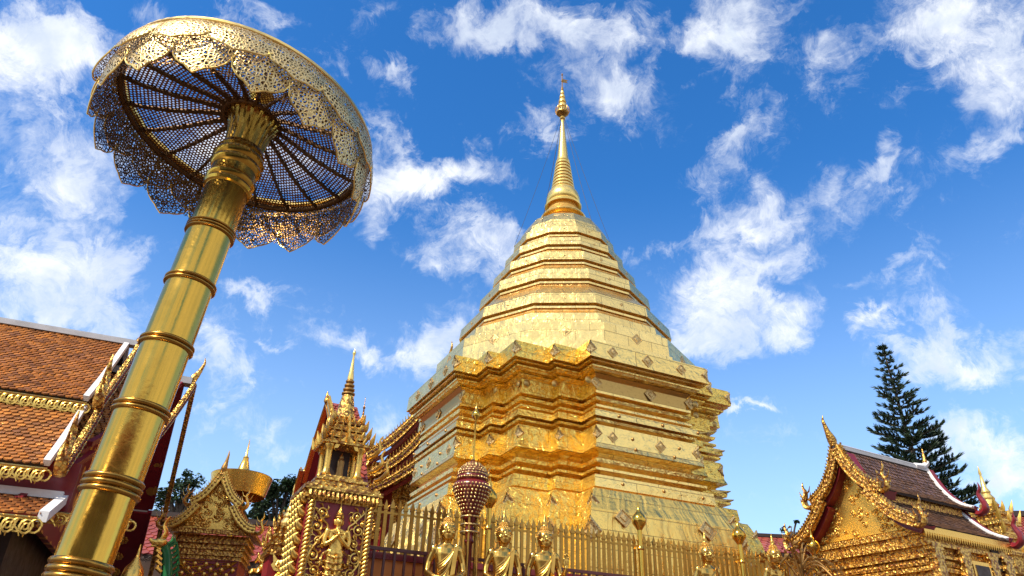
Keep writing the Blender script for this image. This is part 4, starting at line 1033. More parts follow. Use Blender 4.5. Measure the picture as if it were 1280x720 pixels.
# ---------------------------------------------------------------- carved gate pier with relief figure and spired niche
c = at(428, 617, 11.45); zt = c.z
pier = thing('gate_pier', 'tall red pier with gilded scroll relief, praying figure and spired niche on top', 'gate pier', (c.x, c.y, 0), RZ)
MB().box(-.50, .52, .0, .85, 0, zt - .14).build('shaft', M_RED2, pier)
random.seed(11)
def spiral(mb, cx, cz, r, turns, sgn, a0, rad=.017, y=-.02):
    P = []
    n = int(14 * turns)
    for i in range(n + 1):
        t = i / n; a = a0 + sgn * t * turns * 2 * PI; rr = r * (1 - t * .86); P.append((cx + rr * math.cos(a), y - .012 * t, cz + rr * math.sin(a)))
    mb.tube(P, [rad * (1 - .45 * i / n) for i in range(n + 1)], 5)
    mb.sphere((cx, y - .02, cz), (rad * 1.7, .02, rad * 1.7), 6, 4)
    return P
mb = MB()
for s in (-1, 1):
    for k in range(7):
        cz = zt - .32 - k * .205; cx = s * (.27 + .045 * (k % 2))
        spiral(mb, cx, cz, .085, 1.5, s if k % 2 else -s, R(90 if k % 2 else 270))
        spiral(mb, s * (.17 if k % 2 else .37), cz - .10, .045, 1.2, -s, R(0), .013)
        spiral(mb, s * (.40 if k % 2 else .20), cz - .04, .038, 1.2, s, R(120), .012)
        for q in range(6):
            a = R(30 + 58 * q + 20 * k); b = Vector((cx + .08 * math.cos(a), -.02, cz + .08 * math.sin(a)))
            mb.tube([b, b + Vector((.045 * math.cos(a + .5), -.012, .045 * math.sin(a + .5))), b + Vector((.085 * math.cos(a + 1.0), -.004, .085 * math.sin(a + 1.0)))], [.012, .02, .003], 5, None, True, .6)
    mb.tube(catmull([(s * .39, -.02, zt - .25), (s * .24, -.03, zt - .42), (s * .16, -.03, zt - .55), (s * .38, -.03, zt - .95), (s * .2, -.03, zt - 1.3), (s * .38, -.03, zt - 1.75)], 6), .016, 5)
mb.build('scrollwork', M_RICH, pier, 60)
# relief figure, palms together
mb = MB(); fz = zt - .30
def fp_(x, z, y=-.04): return (x, y, fz + z)
mb.sphere(fp_(0, -.13), (.062, .06, .082), 14, 10)
mb.tube([fp_(0, -.12, -.098), fp_(0, -.145, -.108)], [.008, .012], 6)
for s in (-1, 1):
    mb.sphere(fp_(s * .022, -.118, -.088), (.013, .012, .007), 6, 5); mb.tube([fp_(s * .062, -.10), fp_(s * .068, -.14), fp_(s * .06, -.18)], [.012, .014, .01], 6)
mb.sphere(fp_(0, -.165, -.09), (.02, .012, .007), 6, 5)
limb(mb, [fp_(0, -.18), fp_(0, -.25)], [.035, .04])
mb.loft([[(rx * math.cos(2 * PI * i / 16), -.035 + .07 * math.sin(2 * PI * i / 16), fz + z) for i in range(16)] for z, rx in ((-.24, .08), (-.27, .15), (-.36, .14), (-.46, .105), (-.52, .115), (-.60, .13))], True, True, True)
for s in (-1, 1):
    limb(mb, [fp_(s * .15, -.275), fp_(s * .185, -.40, -.05), fp_(s * .165, -.475, -.07)], [.045, .036, .033]); limb(mb, [fp_(s * .165, -.475, -.07), fp_(s * .09, -.42, -.11), fp_(s * .02, -.35, -.12)], [.033, .028, .022])
    hand(mb, fp_(s * .014, -.36, -.125), (-s * .05, 0, 1), (-s, 0, 0), .10, .02, 1)
    limb(mb, [fp_(s * .06, -.58), fp_(s * .065, -.85), fp_(s * .06, -1.1), fp_(s * .06, -1.2)], [.075, .062, .042, .04])
    mb.sphere(fp_(s * .075, -1.22, -.07), (.04, .07, .03), 8, 6)
organic('relief_figure', mb, M_ORNF if False else M_RICH, pier, .009, 2)
mb = MB()   # crown, necklace, skirt folds and sash tails
mb.lathe([(.066, 0), (.075, .015), (.06, .03), (.066, .045), (.045, .07), (.05, .08), (.03, .11), (.018, .16), (.003, .24)], 12, Matrix.Translation(fp_(0, -.085)))
mb.build('crown', M_ORNF, pier, 50); mb = MB()
for r_, z_ in ((.07, -.265), (.095, -.30)): mb.tube([(r_ * math.sin(R(a)), -.105 - .012 * math.cos(R(a)), fz + z_ - .03 * math.cos(R(a))) for a in range(-70, 71, 20)], .009, 5)
mb.build('necklace', M_ORNF, pier, 50); mb = MB()
for k in range(4):
    z_ = -.60 - k * .085; w_ = .135 + .012 * k
    mb.tube([(w_ * math.sin(R(a)), -.04 - .09 * math.cos(R(a)), fz + z_ - .05 * math.cos(R(a))) for a in range(-90, 91, 18)], [.010 + .008 * math.cos(R(a)) for a in range(-90, 91, 18)], 5)
mb.build('skirt', M_ORNF, pier, 50)
for s in (-1, 1):
    mb = MB()
    mb.tube(catmull([fp_(s * .10, -.55, -.09), fp_(s * .19, -.62, -.08), fp_(s * .21, -.72, -.07), fp_(s * .27, -.74, -.06)], 4), .018, 5)
    mb.tube(catmull([fp_(s * .08, -.85, -.09), fp_(s * .17, -.98, -.07), fp_(s * .24, -1.0, -.06)], 4), .02, 5)
    mb.build('sash', M_ORNF, pier, 50)
# rope borders and foliage flank
for s in (-1, 1):
    mb = MB(); x = s * .455 + .01
    for k in range(30):
        z = zt - .18 - k * .06; mb.tube([(x - .045, -.025, z - .035), (x, -.065, z), (x + .045, -.025, z + .035)], [.014, .026, .014], 6)
    mb.build('rope_border', M_RICH, pier, 60)
    MB().box(s * .395 - .012, s * .395 + .012, -.035, 0, 0, zt - .15).build('frame_strip', M_BRZ, pier)
mb = MB()
for k in range(22):
    z = zt - .16 - k * .10
    for j in range(4):
        y = .10 + j * .19 + (.09 if k % 2 else 0); mb.tube([(-.50, y, z), (-.56, y, z + .03), (-.60, y - .02, z + .10), (-.555, y - .05, z + .13)], [.05, .062, .035, .006], 6)
mb.build('foliage_flank', M_RICH, pier, 60)
mb = MB()
for (e, z0_, z1_) in ((.00, -.16, -.12), (.05, -.12, -.06), (.02, -.06, .0), (.08, .0, .06), (.03, .06, .10)): mb.box(-.52 - e, .54 + e, -.02 - e, .87 + e, zt + z0_, zt + z1_)
for k in range(16):
    x = -.50 + k * 1.04 / 15; mb.tube([(x, -.06, zt - .02), (x, -.085, zt - .09), (x, -.06, zt - .17)], [.036, .03, .004], 6)
for k in range(13):
    y = .0 + k * .85 / 12; mb.tube([(-.55, y, zt - .02), (-.575, y, zt - .09), (-.55, y, zt - .17)], [.036, .03, .004], 6)
mb.build('lotus_cornice', M_ORNF, pier, 40)
# niche storey
nz = zt + .10; nx = -.02; ny = .36
mb = MB()
for (w, a, b) in ((.42, 0, .05), (.37, .05, .09), (.40, .09, .13), (.34, .13, .18)): mb.box(nx - w, nx + w, ny - w * .85, ny + w * .85, nz + a, nz + b)
mb.build('niche_base', M_ORNF, pier)
col = MB().lathe([(.075, .18), (.085, .2), (.06, .24), (.05, .30), (.05, .56), (.06, .60), (.085, .64), (.085, .68)], 12).mesh('niche_column', 40); col.materials.append(M_RICH)
for sx in (-1, 1):
    for sy in (-1, 1): link('niche_column', col, pier, loc=(nx + sx * .25, ny + sy * .21, nz))
MB().box(nx - .15, nx + .15, ny + .02, ny + .16, nz + .18, nz + .66).build('niche_back', M_DARK, pier)
mb = MB()   # small standing image in the niche
limb(mb, [(nx, ny - .05, nz + .2), (nx, ny - .05, nz + .36), (nx, ny - .05, nz + .46)], [.06, .055, .06]); mb.sphere((nx, ny - .05, nz + .535), (.036, .036, .046), 10, 8); mb.tube([(nx, ny - .05, nz + .57), (nx, ny - .05, nz + .64)], [.02, .003], 6)
organic('niche_figure', mb, M_BRZ, pier, .012, 1)
mb = MB()
for (a, b_) in ((0, -1), (1, 0)):
    pass
arch = [(-.2, 0), (-.17, .10), (-.08, .17), (0, .25), (.08, .17), (.17, .10), (.2, 0), (.14, .01), (.11, .07), (0, .13), (-.11, .07), (-.14, .01)]
mb.prism([(nx + x, nz + .60 + z) for x, z in arch], ny - .30, ny - .25)
for sx in (-1, 1): mb.prism([(x * .8, nz + .60 + z) for x, z in arch], -.025, .025, Matrix.Translation((nx + sx * .30, ny, 0)) @ Matrix.Rotation(PI / 2, 4, 'Z'))
mb.build('niche_arch', M_RICH, pier)
random.seed(3)
lev = [(.38, .68, .06), (.30, .74, .05), (.33, .79, .07), (.26, .86, .07), (.28, .93, .06), (.21, .99, .07), (.23, 1.06, .05), (.17, 1.11, .07)]
mb = MB(); mc = MB()
for i, (w, a, h) in enumerate(lev):
    mb.loft([[(nx + sx * q, ny + sy * q * .88, nz + z) for sx, sy in ((-1, -1), (1, -1), (1, 1), (-1, 1))] for q, z in ((w, a), (w, a + h * .6), (w * .86, a + h))], True, True, True)
    if i % 2 == 0:
        m = 7
        for sx, sy, dx, dy in ((-1, -1, 1, 0), (1, -1, 0, 1), (-1, -1, 0, 1)):
            for k in range(m):
                t = k / (m - 1) * 2; p_ = (nx + (sx + dx * t) * w, ny + (sy + dy * t) * w * .88, nz + a + h * .4)
                big_ = 1.5 if k in (0, m - 1) else (1.25 if k == 3 else .8)
                flame(mc, p_, .15 * big_ * (w / .38) ** .5, .030 * big_, ((p_[0] - nx) * .12, (p_[1] - ny) * .12, .0))
mb.build('tiered_roof', M_ORNF, pier); mc.build('flame_crest', M_RICH, pier, 60)
sx_, sy_ = nx - .03, ny
MB().lathe([(r, nz + z) for r, z in [(.17, 1.15), (.19, 1.18), (.165, 1.22), (.15, 1.30), (.12, 1.48), (.095, 1.60)]], 12, Matrix.Translation((sx_, sy_, 0))).build('spire_bell', M_ORNF, pier, 30)
pr_ = []
for k in range(4): z = 1.60 + k * .075; r = .10 - k * .012; pr_ += [(r * .72, z), (r * 1.12, z + .02), (r * 1.12, z + .045), (r * .7, z + .068)]
MB().lathe([(r, nz + z) for r, z in pr_], 14, Matrix.Translation((sx_, sy_, 0))).build('spire_ring_stack', M_BRZ, pier, 40)
MB().lathe([(r, nz + z) for r, z in [(.05, 1.89), (.055, 1.92), (.038, 2.05), (.022, 2.22), (.014, 2.34), (.026, 2.37), (.03, 2.40), (.015, 2.43), (.003, 2.47)]], 12, Matrix.Translation((sx_, sy_, 0))).build('spire_tip', M_SPIRE, pier, 40)
for (dx, dy, h0, s_) in ((.27, .0, .80, 1.0), (-.27, .0, .74, .85), (.1, .30, .8, .9)):
    MB().lathe([(r * s_, nz + h0 + z * s_) for r, z in [(.09, 0), (.10, .06), (.075, .1), (.085, .2), (.06, .26), (.075, .32), (.045, .38), (.055, .43), (.02, .5), (.012, .62), (.024, .65), (.006, .69), (.003, .84)]], 10, Matrix.Translation((nx + dx, ny + dy, 0))).build('corner_pinnacle', M_ORN, pier, 40)
for k, (x, h) in enumerate(((.50, .30), (.44, .52), (.60, .18))):
    mb = MB(); mb.tube(catmull([(x - .1, .1, nz + h), (x, .05, nz + h + .05), (x + .07, .0, nz + h + .16), (x + .05, .0, nz + h + .28), (x + .10, 0, nz + h + .38)], 4), [.045] * 4 + [.05] * 4 + [.035] * 4 + [.022] * 4 + [.004], 6, None, True, .6); mb.build('naga_crest', M_RICH, pier, 50)

# ---------------------------------------------------------------- gate hall behind the pier: steep crimson gable edged with gold
Pg = at(412, 503, 13.6)
gh = thing('gate_hall', 'steep crimson gable with gold edging rising just behind the carved pier', 'hall', (Pg.x, Pg.y, 0), RZ)
zg = Pg.z
G1 = [(0, 0), (.45, -.42), (.85, -.90), (1.12, -1.30)]; G2 = [(1.0, -1.10), (1.3, -1.55), (1.62, -2.02)]; G3 = [(1.5, -1.85), (1.75, -2.2), (2.05, -2.5)]
for sgn in (-1, 1):
    for i, G in enumerate((G1, G2, G3)):
        xa = .02 - .10 * i
        mb = MB()
        for (o0, d0), (o1, d1) in zip(G, G[1:]): slab(mb, [(xa, sgn * o0, zg + d0), (.55, sgn * o0, zg + d0), (.55, sgn * o1, zg + d1), (xa, sgn * o1, zg + d1)], .05)
        ro = mb.build('roof', M_RED2, gh)
        mb = MB(); tiles(mb, None, [((xa, sgn * o, zg + d), (.55, sgn * o, zg + d)) for o, d in G], .13, .12); mb.build('tile_layer', M_TILE_RD, ro)
        for dx in (-.05, .30):
            M = Matrix.Translation((xa + dx, 0, zg)) @ Matrix.Rotation(PI / 2, 4, 'Z')
            bargeboard([(sgn * o, d) for o, d in G], gh, .12 if dx < 0 else .08, .05, M, hook_h=.32 if dx < 0 else 0, tooth=.07, beads=False, mat=M_RICH)
gable_panel(gh, G1 + G2[1:] + G3[1:], .12, .2, zg - 2.6, zg)
chofa(gh, (-.05, 0, zg), .20, (-.08, 0, 0), r=.05)
MB().box(.2, .5, -1.3, 1.5, 0, zg - 2.3).build('wall', M_RED2, gh)
mb = MB()
for k in range(5):
    torus(mb, .11 - .01 * (k % 2), zg - 2.45 - k * .1, .035, 14, 6)
mb2 = MB(); mb2.v = [Vector((v.x - .08, v.y + 1.75, v.z)) for v in mb.v]; mb2.f = mb.f; mb2.uv = mb.uv
mb2.lathe([(.10, 0), (.10, zg - 2.9), (.08, zg - 2.4)], 12, Matrix.Translation((-.08, 1.75, 0))); mb2.build('ringed_pillar', M_RED, gh, 50)

# ---------------------------------------------------------------- prayer hall seen between pier and chedi: curved red gable with gold nagas
Ph = at(534, 505, 27.0)
ph = thing('prayer_hall', 'far prayer hall with sweeping crimson gable, glimpsed between the carved pier and the chedi', 'hall', (Ph.x, Ph.y, 0), RZ)
zh = Ph.z
K1 = [(-.6, .75), (0, 0), (.66, -.95), (1.36, -1.78), (2.15, -2.35)]; K2 = [(-.2, -.75), (.20, -1.35), (.62, -1.95), (1.2, -2.55), (1.9, -3.05)]; K3 = [(.1, -2.3), (.75, -2.85), (1.4, -3.35), (2.0, -3.7)]
cx = .6
for sgn in (-1, 1):
    for i, K in enumerate((K1, K2, K3)):
        y0 = -.25 * i
        mb = MB(); X = lambda o: cx + sgn * (o + cx)
        for (o0, d0), (o1, d1) in zip(K, K[1:]): slab(mb, [(X(o0), y0, zh + d0), (X(o0), 7, zh + d0), (X(o1), 7, zh + d1), (X(o1), y0, zh + d1)], .06)
        ro = mb.build('roof', M_RED2, ph)
        mb = MB(); tiles(mb, None, [((X(o), y0 + .05, zh + d), (X(o), 6.9, zh + d)) for o, d in K], .22, .2); mb.build('tile_layer', M_TILE_RD, ro)
        bargeboard([(X(o), d) for o, d in K], ph, .26, .10, Matrix.Translation((0, y0 - .05, zh)), hook_h=.8, tooth=.16, mat=M_ORNF, bead_mat=M_BLACKRED)
        bargeboard([(X(o) - sgn * .1, d - .28) for o, d in K], ph, .14, .06, Matrix.Translation((0, y0 + .12, zh)), hook_h=0, teeth=False, beads=False, mat=M_RED, name='under_board')
gp = [(-2.3, -3.8), (-2.2, -3.3), (-1.3, -2.3), (-.6, -1.2), (.6, .55), (1.8, -1.2), (2.5, -2.3), (3.4, -3.3), (3.5, -3.8)]
MB().prism([(x, zh + z) for x, z in gp], .45, .6).build('gable_panel', M_RED2, ph)
MB().box(-2.0, 3.2, .6, 6.8, 0, zh - 3.2).build('wall', M_RED2, ph)
random.seed(21); mb = MB()
for k in range(26):   # gilded openwork on the gable end wall
    x = -1.9 + random.random() * 1.9; z = -2.6 - random.random() * 2.2
    spiral(mb, x, zh + z, random.uniform(.14, .24), 1.4, random.choice((-1, 1)), random.random() * 6, .04, .40)
mb.box(-1.95, .05, .43, .45, zh - 5.1, zh - 2.4); mb.build('scroll_panel', M_ORN, ph, 60)
for x in (-1.05, .2): MB().box(x - .14, x + .14, .30, .50, 0, zh - 2.3).build('pilaster', M_RED, ph)
chofa(ph, (cx, 0, zh + 1.35), 1.2, (0, -.5, 0), r=.1)
# ---------------------------------------------------------------- small gilded shrine left of centre
c = at(279, 592, 16.0); SRZ = R(10)
sh = thing('gilded_shrine', 'small gilded shrine with curved naga gable and red diamond lattice, before the drum-skirted parasol', 'shrine', (c.x, c.y, 0), SRZ)
z = c.z
S1 = [(0, 0), (.13, -.26), (.29, -.50), (.50, -.66)]; S2 = [(.34, -.70), (.53, -.96), (.74, -1.13), (.90, -1.16)]
for sgn in (-1, 1):
    for i, S_ in enumerate((S1, S2)):
        mb = MB(); y0 = -.04 * i
        for (o0, d0), (o1, d1) in zip(S_, S_[1:]): slab(mb, [(sgn * o0, y0, z + d0), (sgn * o0, 1.5, z + d0), (sgn * o1, 1.5, z + d1), (sgn * o1, y0, z + d1)], .05)
        ro = mb.build('roof', M_ORN, sh)
        bargeboard([(sgn * o, d) for o, d in S_], sh, .14, .09, Matrix.Translation((0, y0 - .06, z)), hook_h=.36, tooth=.06, mat=M_RICH, bead_mat=M_BRZ)
chofa(sh, (0, -.05, z + .05), .42, (.10, -.05, 0), r=.05, mat=M_BRZ)
MB().prism([(-.80, z - 1.25), (-.70, z - 1.15), (-.45, z - .8), (-.24, z - .55), (0, z - .12), (.24, z - .55), (.45, z - .8), (.70, z - 1.15), (.80, z - 1.25)], .02, .10).build('pediment', M_ORN, sh)
random.seed(4); mb = MB()
for k in range(70):
    x = random.uniform(-.5, .5); zz = -1.12 + random.random() * (.85 - abs(x) * 1.3)
    spiral(mb, x, z + zz, random.uniform(.05, .09), 1.3, random.choice((-1, 1)), random.random() * 6, .014, .0)
mb.prism([(-.55, z - 1.16), (0, z - .3), (.55, z - 1.16)], .005, .018); mb.build('pediment_scrollwork', M_RICH, sh, 60)
mb = MB()
for (w, a, b) in ((.76, -1.24, -1.28), (.72, -1.28, -1.37), (.77, -1.37, -1.41), (.69, -1.41, -1.48), (.73, -1.48, -1.52), (.68, -1.52, -1.60), (.71, -1.60, -1.64), (.66, -1.64, -1.70), (.69, -1.70, -1.73)): mb.box(-w, w, .08 + (.9 - w), 1.5, z + b, z + a)
mb.build('entablature', M_ORN, sh)
MB().box(-.64, .64, .28, 1.45, 0, z - 1.72).build('body', M_RED2, sh)
mb = MB()
n = 7
for k in range(-8, 12):
    for sg in (-1, 1):
        x0_, x1_ = -.62, .62; P = []
        za = z - 1.75 - k * .20
        P = [(x0_, .27, za), (x1_, .27, za + sg * -1.24 * .9)]
        mb.tube(P, .018, 4)
for k in range(9):
    for i in range(7):
        x = -.66 + i * .22 + (.11 if k % 2 else 0); zz = z - 1.82 - k * .10
        if abs(x) < .62: mb.sphere((x, .265, zz), (.045, .02, .055), 6, 4)
mb2 = MB(); 
keep = mb
lat = keep.build('lattice', M_RICH, sh, 60)
for v in lat.data.vertices: v.co.z = max(.3, min(z - 1.74, v.co.z))
# ---------------------------------------------------------------- gold parasol with a deep drum skirt behind the shrine
c = at(301, 604, 19.5)
pq = thing('drum_parasol', 'gold parasol with a deep smooth skirt and needle tip, behind the small shrine', 'parasol', (c.x, c.y, 0))
MB().lathe([(.66, c.z - .34), (.72, c.z - .10), (.78, c.z + .16), (.76, c.z + .18), (.70, c.z - .12), (.63, c.z - .34)], 36, None, False).build('skirt', M_RICH, pq, 40)
MB().lathe([(.78, c.z + .165), (.62, c.z + .215), (.2, c.z + .27), (.17, c.z + .30), (.12, c.z + .48), (.07, c.z + .64), (.08, c.z + .67), (.03, c.z + .74), (.012, c.z + 1.1), (.004, c.z + 1.2)], 32, None, False).build('top', M_RICH, pq, 40)
MB().lathe([(.08, 0), (.07, c.z + .2)], 12).build('pole', M_POLE, pq, 40)
# ---------------------------------------------------------------- spire shrine with winged figure, left of the pier
c = at(354, 690, 12.6)
st = thing('spire_shrine', 'little gold spire shrine tucked against the scaly flank of the carved pier', 'shrine', (c.x, c.y, 0), RZ)
z = c.z
MB().box(-.24, .24, -.24, .24, 0, z - .10).build('body', M_RED2, st)
mb = MB()
for k in range(9):
    for s in (-1, 1):
        spiral(mb, s * .11, z - .25 - k * .2, .08, 1.3, s, k, .014, -.25)
mb.build('scrollwork', M_RICH, st, 60)
mb = MB()
for (w, a, b) in ((.30, -.10, -.03), (.25, -.03, .06), (.28, .06, .10), (.19, .10, .2), (.22, .2, .25), (.14, .25, .34), (.17, .34, .38)): mb.box(-w, w, -w, w, z + a, z + b)
for w, h in ((.28, .10), (.22, .25), (.17, .38)):
    for sx in (-1, 1):
        for sy in (-1, 1): flame(mb, (sx * w, sy * w, z + h), .2, .035, (sx * .04, sy * .04, 0))
    flame(mb, (0, -w, z + h), .18, .035, (0, -.03, 0))
mb.build('tiered_roof', M_ORNF, st, 40)
MB().lathe([(r, z + q) for r, q in [(.13, .38), (.14, .44), (.09, .52), (.10, .56), (.06, .62), (.07, .65), (.035, .72), (.025, .84), (.012, .98), (.02, 1.0), (.003, 1.1)]], 12).build('spire', M_SPIRE, st, 40)
def kneeling(mb, o, s=1.0, yaw=0.0):
    M = Matrix.Translation(o) @ Matrix.Rotation(yaw, 4, 'Z') @ Matrix.Diagonal((s, s, s, 1))
    m = MB()
    m.sphere((0, .05, .12), (.14, .18, .12), 12, 8)
    m.loft([[(rx * math.cos(2 * PI * i / 14), rx * .7 * math.sin(2 * PI * i / 14) + .02, zz) for i in range(14)] for zz, rx in ((.1, .12), (.28, .09), (.42, .13), (.48, .10), (.52, .04))], True, True, True)
    limb(m, [(0, .01, .48), (0, 0, .56)], [.035, .035]); m.sphere((0, -.005, .63), (.06, .062, .078), 12, 8); m.sphere((0, -.065, .62), (.012, .02, .016), 6, 4)
    for q in (-1, 1):
        limb(m, [(q * .12, .02, .46), (q * .16, -.02, .34), (q * .12, -.10, .30)], [.04, .033, .03]); limb(m, [(q * .12, -.10, .30), (q * .05, -.14, .36), (q * .012, -.15, .42)], [.03, .025, .02])
        hand(m, (q * .012, -.15, .42), (0, 0, 1), (-q, 0, 0), .09, .03, 1)
        limb(m, [(q * .08, .0, .10), (q * .11, -.2, .07), (q * .09, .05, .05)], [.085, .07, .05])
    mb.add([M @ v for v in m.v], m.f)
    return M
kf = thing('kneeling_figure', 'gold kneeling winged figure in front of the little spire shrine', 'statue', at(352, 716, 12.0) * 1.0)
kz = kf.location.z; kf.location.z = 0
mb = MB(); kneeling(mb, (0, 0, kz - .12), .62, R(20)); organic('body', mb, M_RICH, kf, .010, 1)
mb = MB(); mb.lathe([(.04, 0), (.045, .02), (.025, .05), (.03, .07), (.004, .2)], 10, Matrix.Translation((0, 0, kz - .12 + .43)));  mb.build('crown', M_RICH, kf, 40)
for s in (-1, 1):
    mb = MB(); mb.prism([(s * .04, kz + .12), (s * .13, kz + .22), (s * .20, kz + .30), (s * .17, kz + .16), (s * .2, kz + .12), (s * .14, kz + .04), (s * .06, kz + .02)], .05, .08); mb.build('wing', M_RICH, kf)
MB().lathe([(.16, 0), (.16, .2), (.12, .25), (.11, kz - .25), (.15, kz - .18), (.15, kz - .12)], 14).build('plinth', M_RED2, kf, 40)
kf2 = thing('guardian_figure', 'gold guardian figure on a dark post between the gilded shrine and the little spire shrine', 'statue', at(326, 712, 13.2)); kz = kf2.location.z; kf2.location.z = 0
mb = MB(); kneeling(mb, (0, 0, kz - .1), .7, R(-30)); organic('body', mb, M_RICH, kf2, .010, 1)
mb = MB(); mb.lathe([(.045, 0), (.05, .02), (.03, .06), (.035, .08), (.004, .26)], 10, Matrix.Translation((0, 0, kz - .1 + .49))); mb.build('crown', M_RICH, kf2, 40)
MB().lathe([(.16, 0), (.12, .25), (.1, kz - .25), (.15, kz - .1)], 14).build('plinth', M_DARK, kf2, 40)

# ---------------------------------------------------------------- green naga head with golden crest
c = at(205, 700, 12.5)
ng = thing('naga_statue', 'green enamelled naga with a golden crest rearing at the foot of the parasol pole', 'statue', (c.x, c.y, 0), RZ)
z = c.z
P = catmull([(.05, .3, 0), (.02, .1, z - .75), (.10, 0, z - .35), (.06, -.02, z - .05), (-.02, -.05, z + .16), (-.12, -.1, z + .24)], 6)
mb = MB().tube(P, [.12 - .06 * i / (len(P) - 1) for i in range(len(P))], 12, None, True, .8)
mb.build('body', M_GREEN, ng, 60)
mb = MB()
for i in range(8):
    q = P[int(len(P) * (.42 + .07 * i))] if int(len(P) * (.42 + .07 * i)) < len(P) else P[-1]
    mb.tube([q + Vector((.08, 0, 0)), q + Vector((.15, 0, .06)), q + Vector((.13, 0, .16))], [.03, .035, .004], 5)
mb.build('fin', M_GREEN, ng, 60)
mb = MB(); h = P[-1]
mb.sphere((h.x, h.y, h.z), (.11, .08, .075), 12, 8); mb.tube([h, h + Vector((-.10, -.03, -.01)), h + Vector((-.17, -.04, .03))], [.06, .05, .02], 8); mb.tube([h + Vector((-.02, 0, -.04)), h + Vector((-.12, -.03, -.07))], [.04, .015], 8)
mb.tube(catmull([h + Vector((.02, 0, .05)), h + Vector((.05, 0, .16)), h + Vector((.00, 0, .28)), h + Vector((.06, 0, .42))], 4), [.06] * 4 + [.05] * 4 + [.03] * 4 + [.004], 7, None, True, .5)
for k in range(6):
    q = P[int(len(P) * .5) + k * 2] if int(len(P) * .5) + k * 2 < len(P) else P[-1]; mb.tube([q + Vector((-.09, -.03, 0)), q + Vector((-.17, -.05, .05)), q + Vector((-.15, -.05, .12))], [.03, .035, .004], 5)
mb.build('crest', M_RICH, ng, 60)
# small gold finial at the lower edge by the pole
c = at(171, 700, 11.5)
o = thing('gold_finial', 'small gold spire finial low down between the parasol pole and the green naga', 'finial', (c.x, c.y, 0))
MB().lathe([(.3, 0), (.3, .3), (.24, .34), (.2, c.z - .52), (.26, c.z - .48)], 14).build('plinth', M_RED2, o, 40)
MB().lathe([(.22, c.z - .5), (.16, c.z - .35), (.17, c.z - .3), (.13, c.z - .12), (.06, c.z - .02), (.03, c.z + .05), (.012, c.z + .16), (.003, c.z + .22)], 14).build('spire', M_RICH, o, 40)

# ---------------------------------------------------------------- right pavilion
RAZ = R(61); RRZ = PI / 2 - RAZ
c = at(1046, 560, 17.0); zp = c.z
pv = thing('pavilion', 'gilded pavilion with brown tiled two-step roof and naga gable, in front of the pine', 'pavilion', (c.x, c.y, 0), RRZ)
V1 = [(0, 0), (.20, -.47), (.42, -.80), (.66, -1.02), (.92, -1.14)]; V2 = [(.60, -1.12), (.88, -1.48), (1.22, -1.80), (1.60, -2.00)]
for sgn in (-1, 1):
    for i, (K, xe) in enumerate(((V1, 3.42), (V2, 3.22))):
        mb = MB(); 
        for (o0, d0), (o1, d1) in zip(K, K[1:]): slab(mb, [(0, sgn * o0, zp + d0), (xe, sgn * o0, zp + d0), (xe, sgn * o1, zp + d1), (0, sgn * o1, zp + d1)], .05)
        ro = mb.build('roof', M_DARK, pv)
        mb = MB(); tiles(mb, None, [((.08, sgn * o, zp + d), (xe - .05, sgn * o, zp + d)) for o, d in K], .105, .095, .010); mb.build('tile_layer', M_TILE_BR, ro)
        mb = MB(); W = catmull([(xe, sgn * o, zp + d + .06) for o, d in K], 5); mb.tube(W, .042, 6); mb.tube([w + Vector((-.07, 0, 0)) for w in W], .03, 6); mb.build('white_verge', M_WHITE, ro, 60)
        M = Matrix.Translation((-.06 - .05 * i, 0, zp)) @ Matrix.Rotation(PI / 2, 4, 'Z')
        bargeboard([(sgn * o, d) for o, d in K], pv, .20, .10, M, hook_h=.52, tooth=.085, mat=M_ORNF, bead_mat=M_BRZ)
        M = Matrix.Translation((xe + .06, 0, zp)) @ Matrix.Rotation(PI / 2, 4, 'Z')
        bargeboard([(sgn * o, d) for o, d in K], pv, .16, .09, M, hook_h=.6, hook_w=1.7, tooth=.07, mat=M_RED, beads=False, teeth=False)
        M = Matrix.Translation((.25, 0, zp - .12)) @ Matrix.Rotation(PI / 2, 4, 'Z')
        bargeboard([(sgn * o, d) for o, d in K], pv, .18, .40, M, hook_h=0, mat=M_RED, beads=False, teeth=False, name='soffit_board')
    MB().box(.3, 3.05, min(sgn * .70, sgn * .80), max(sgn * .70, sgn * .80), zp - 1.34, zp - 1.10).build('clerestory', M_ORN, pv)
    mb = MB(); mb.box(.2, 3.25, sgn * .62 - .05, sgn * .62 + .05, zp - 1.12, zp - 1.03); mb.build('white_flashing', M_LEAD, pv)
    mb = MB(); mb.box(.1, 3.2, sgn * 1.58 - .03, sgn * 1.58 + .03, zp - 2.20, zp - 2.03)
    for k in range(38): mb.tube([(.12 + k * .082, sgn * 1.60, zp - 2.16), (.12 + k * .082, sgn * 1.61, zp - 2.27)], [.03, .005], 4)
    mb.build('eave_fringe', M_RICH, pv)
mb = MB(); mb.box(0, 3.38, -.06, .06, zp - .02, zp + .06); mb.tube([(0, 0, zp + .08), (3.4, 0, zp + .08)], .04, 6); mb.build('ridge_cap', M_LEAD, pv)
mb = MB(); mb.tube(catmull([(2.9, 0, zp + .05), (3.28, 0, zp + .1), (3.5, 0, zp + .26)], 5), [.09] * 5 + [.08] * 5 + [.03], 6); mb.build('ridge_end', M_WHITE, pv, 60)
chofa(pv, (3.40, 0, zp + .15), .45, (.05, 0, 0), r=.05)
chofa(pv, (-.1, 0, zp + .10), .62, (-.34, 0, 0), r=.08)
gable_panel(pv, [(0, -.1)] + V1[1:] + V2[1:], .30, .40, zp - 2.3, zp, mat=M_ORNF, name='pediment')
random.seed(9); mb = MB(); MR = Matrix.Rotation(-PI / 2, 4, 'Z')
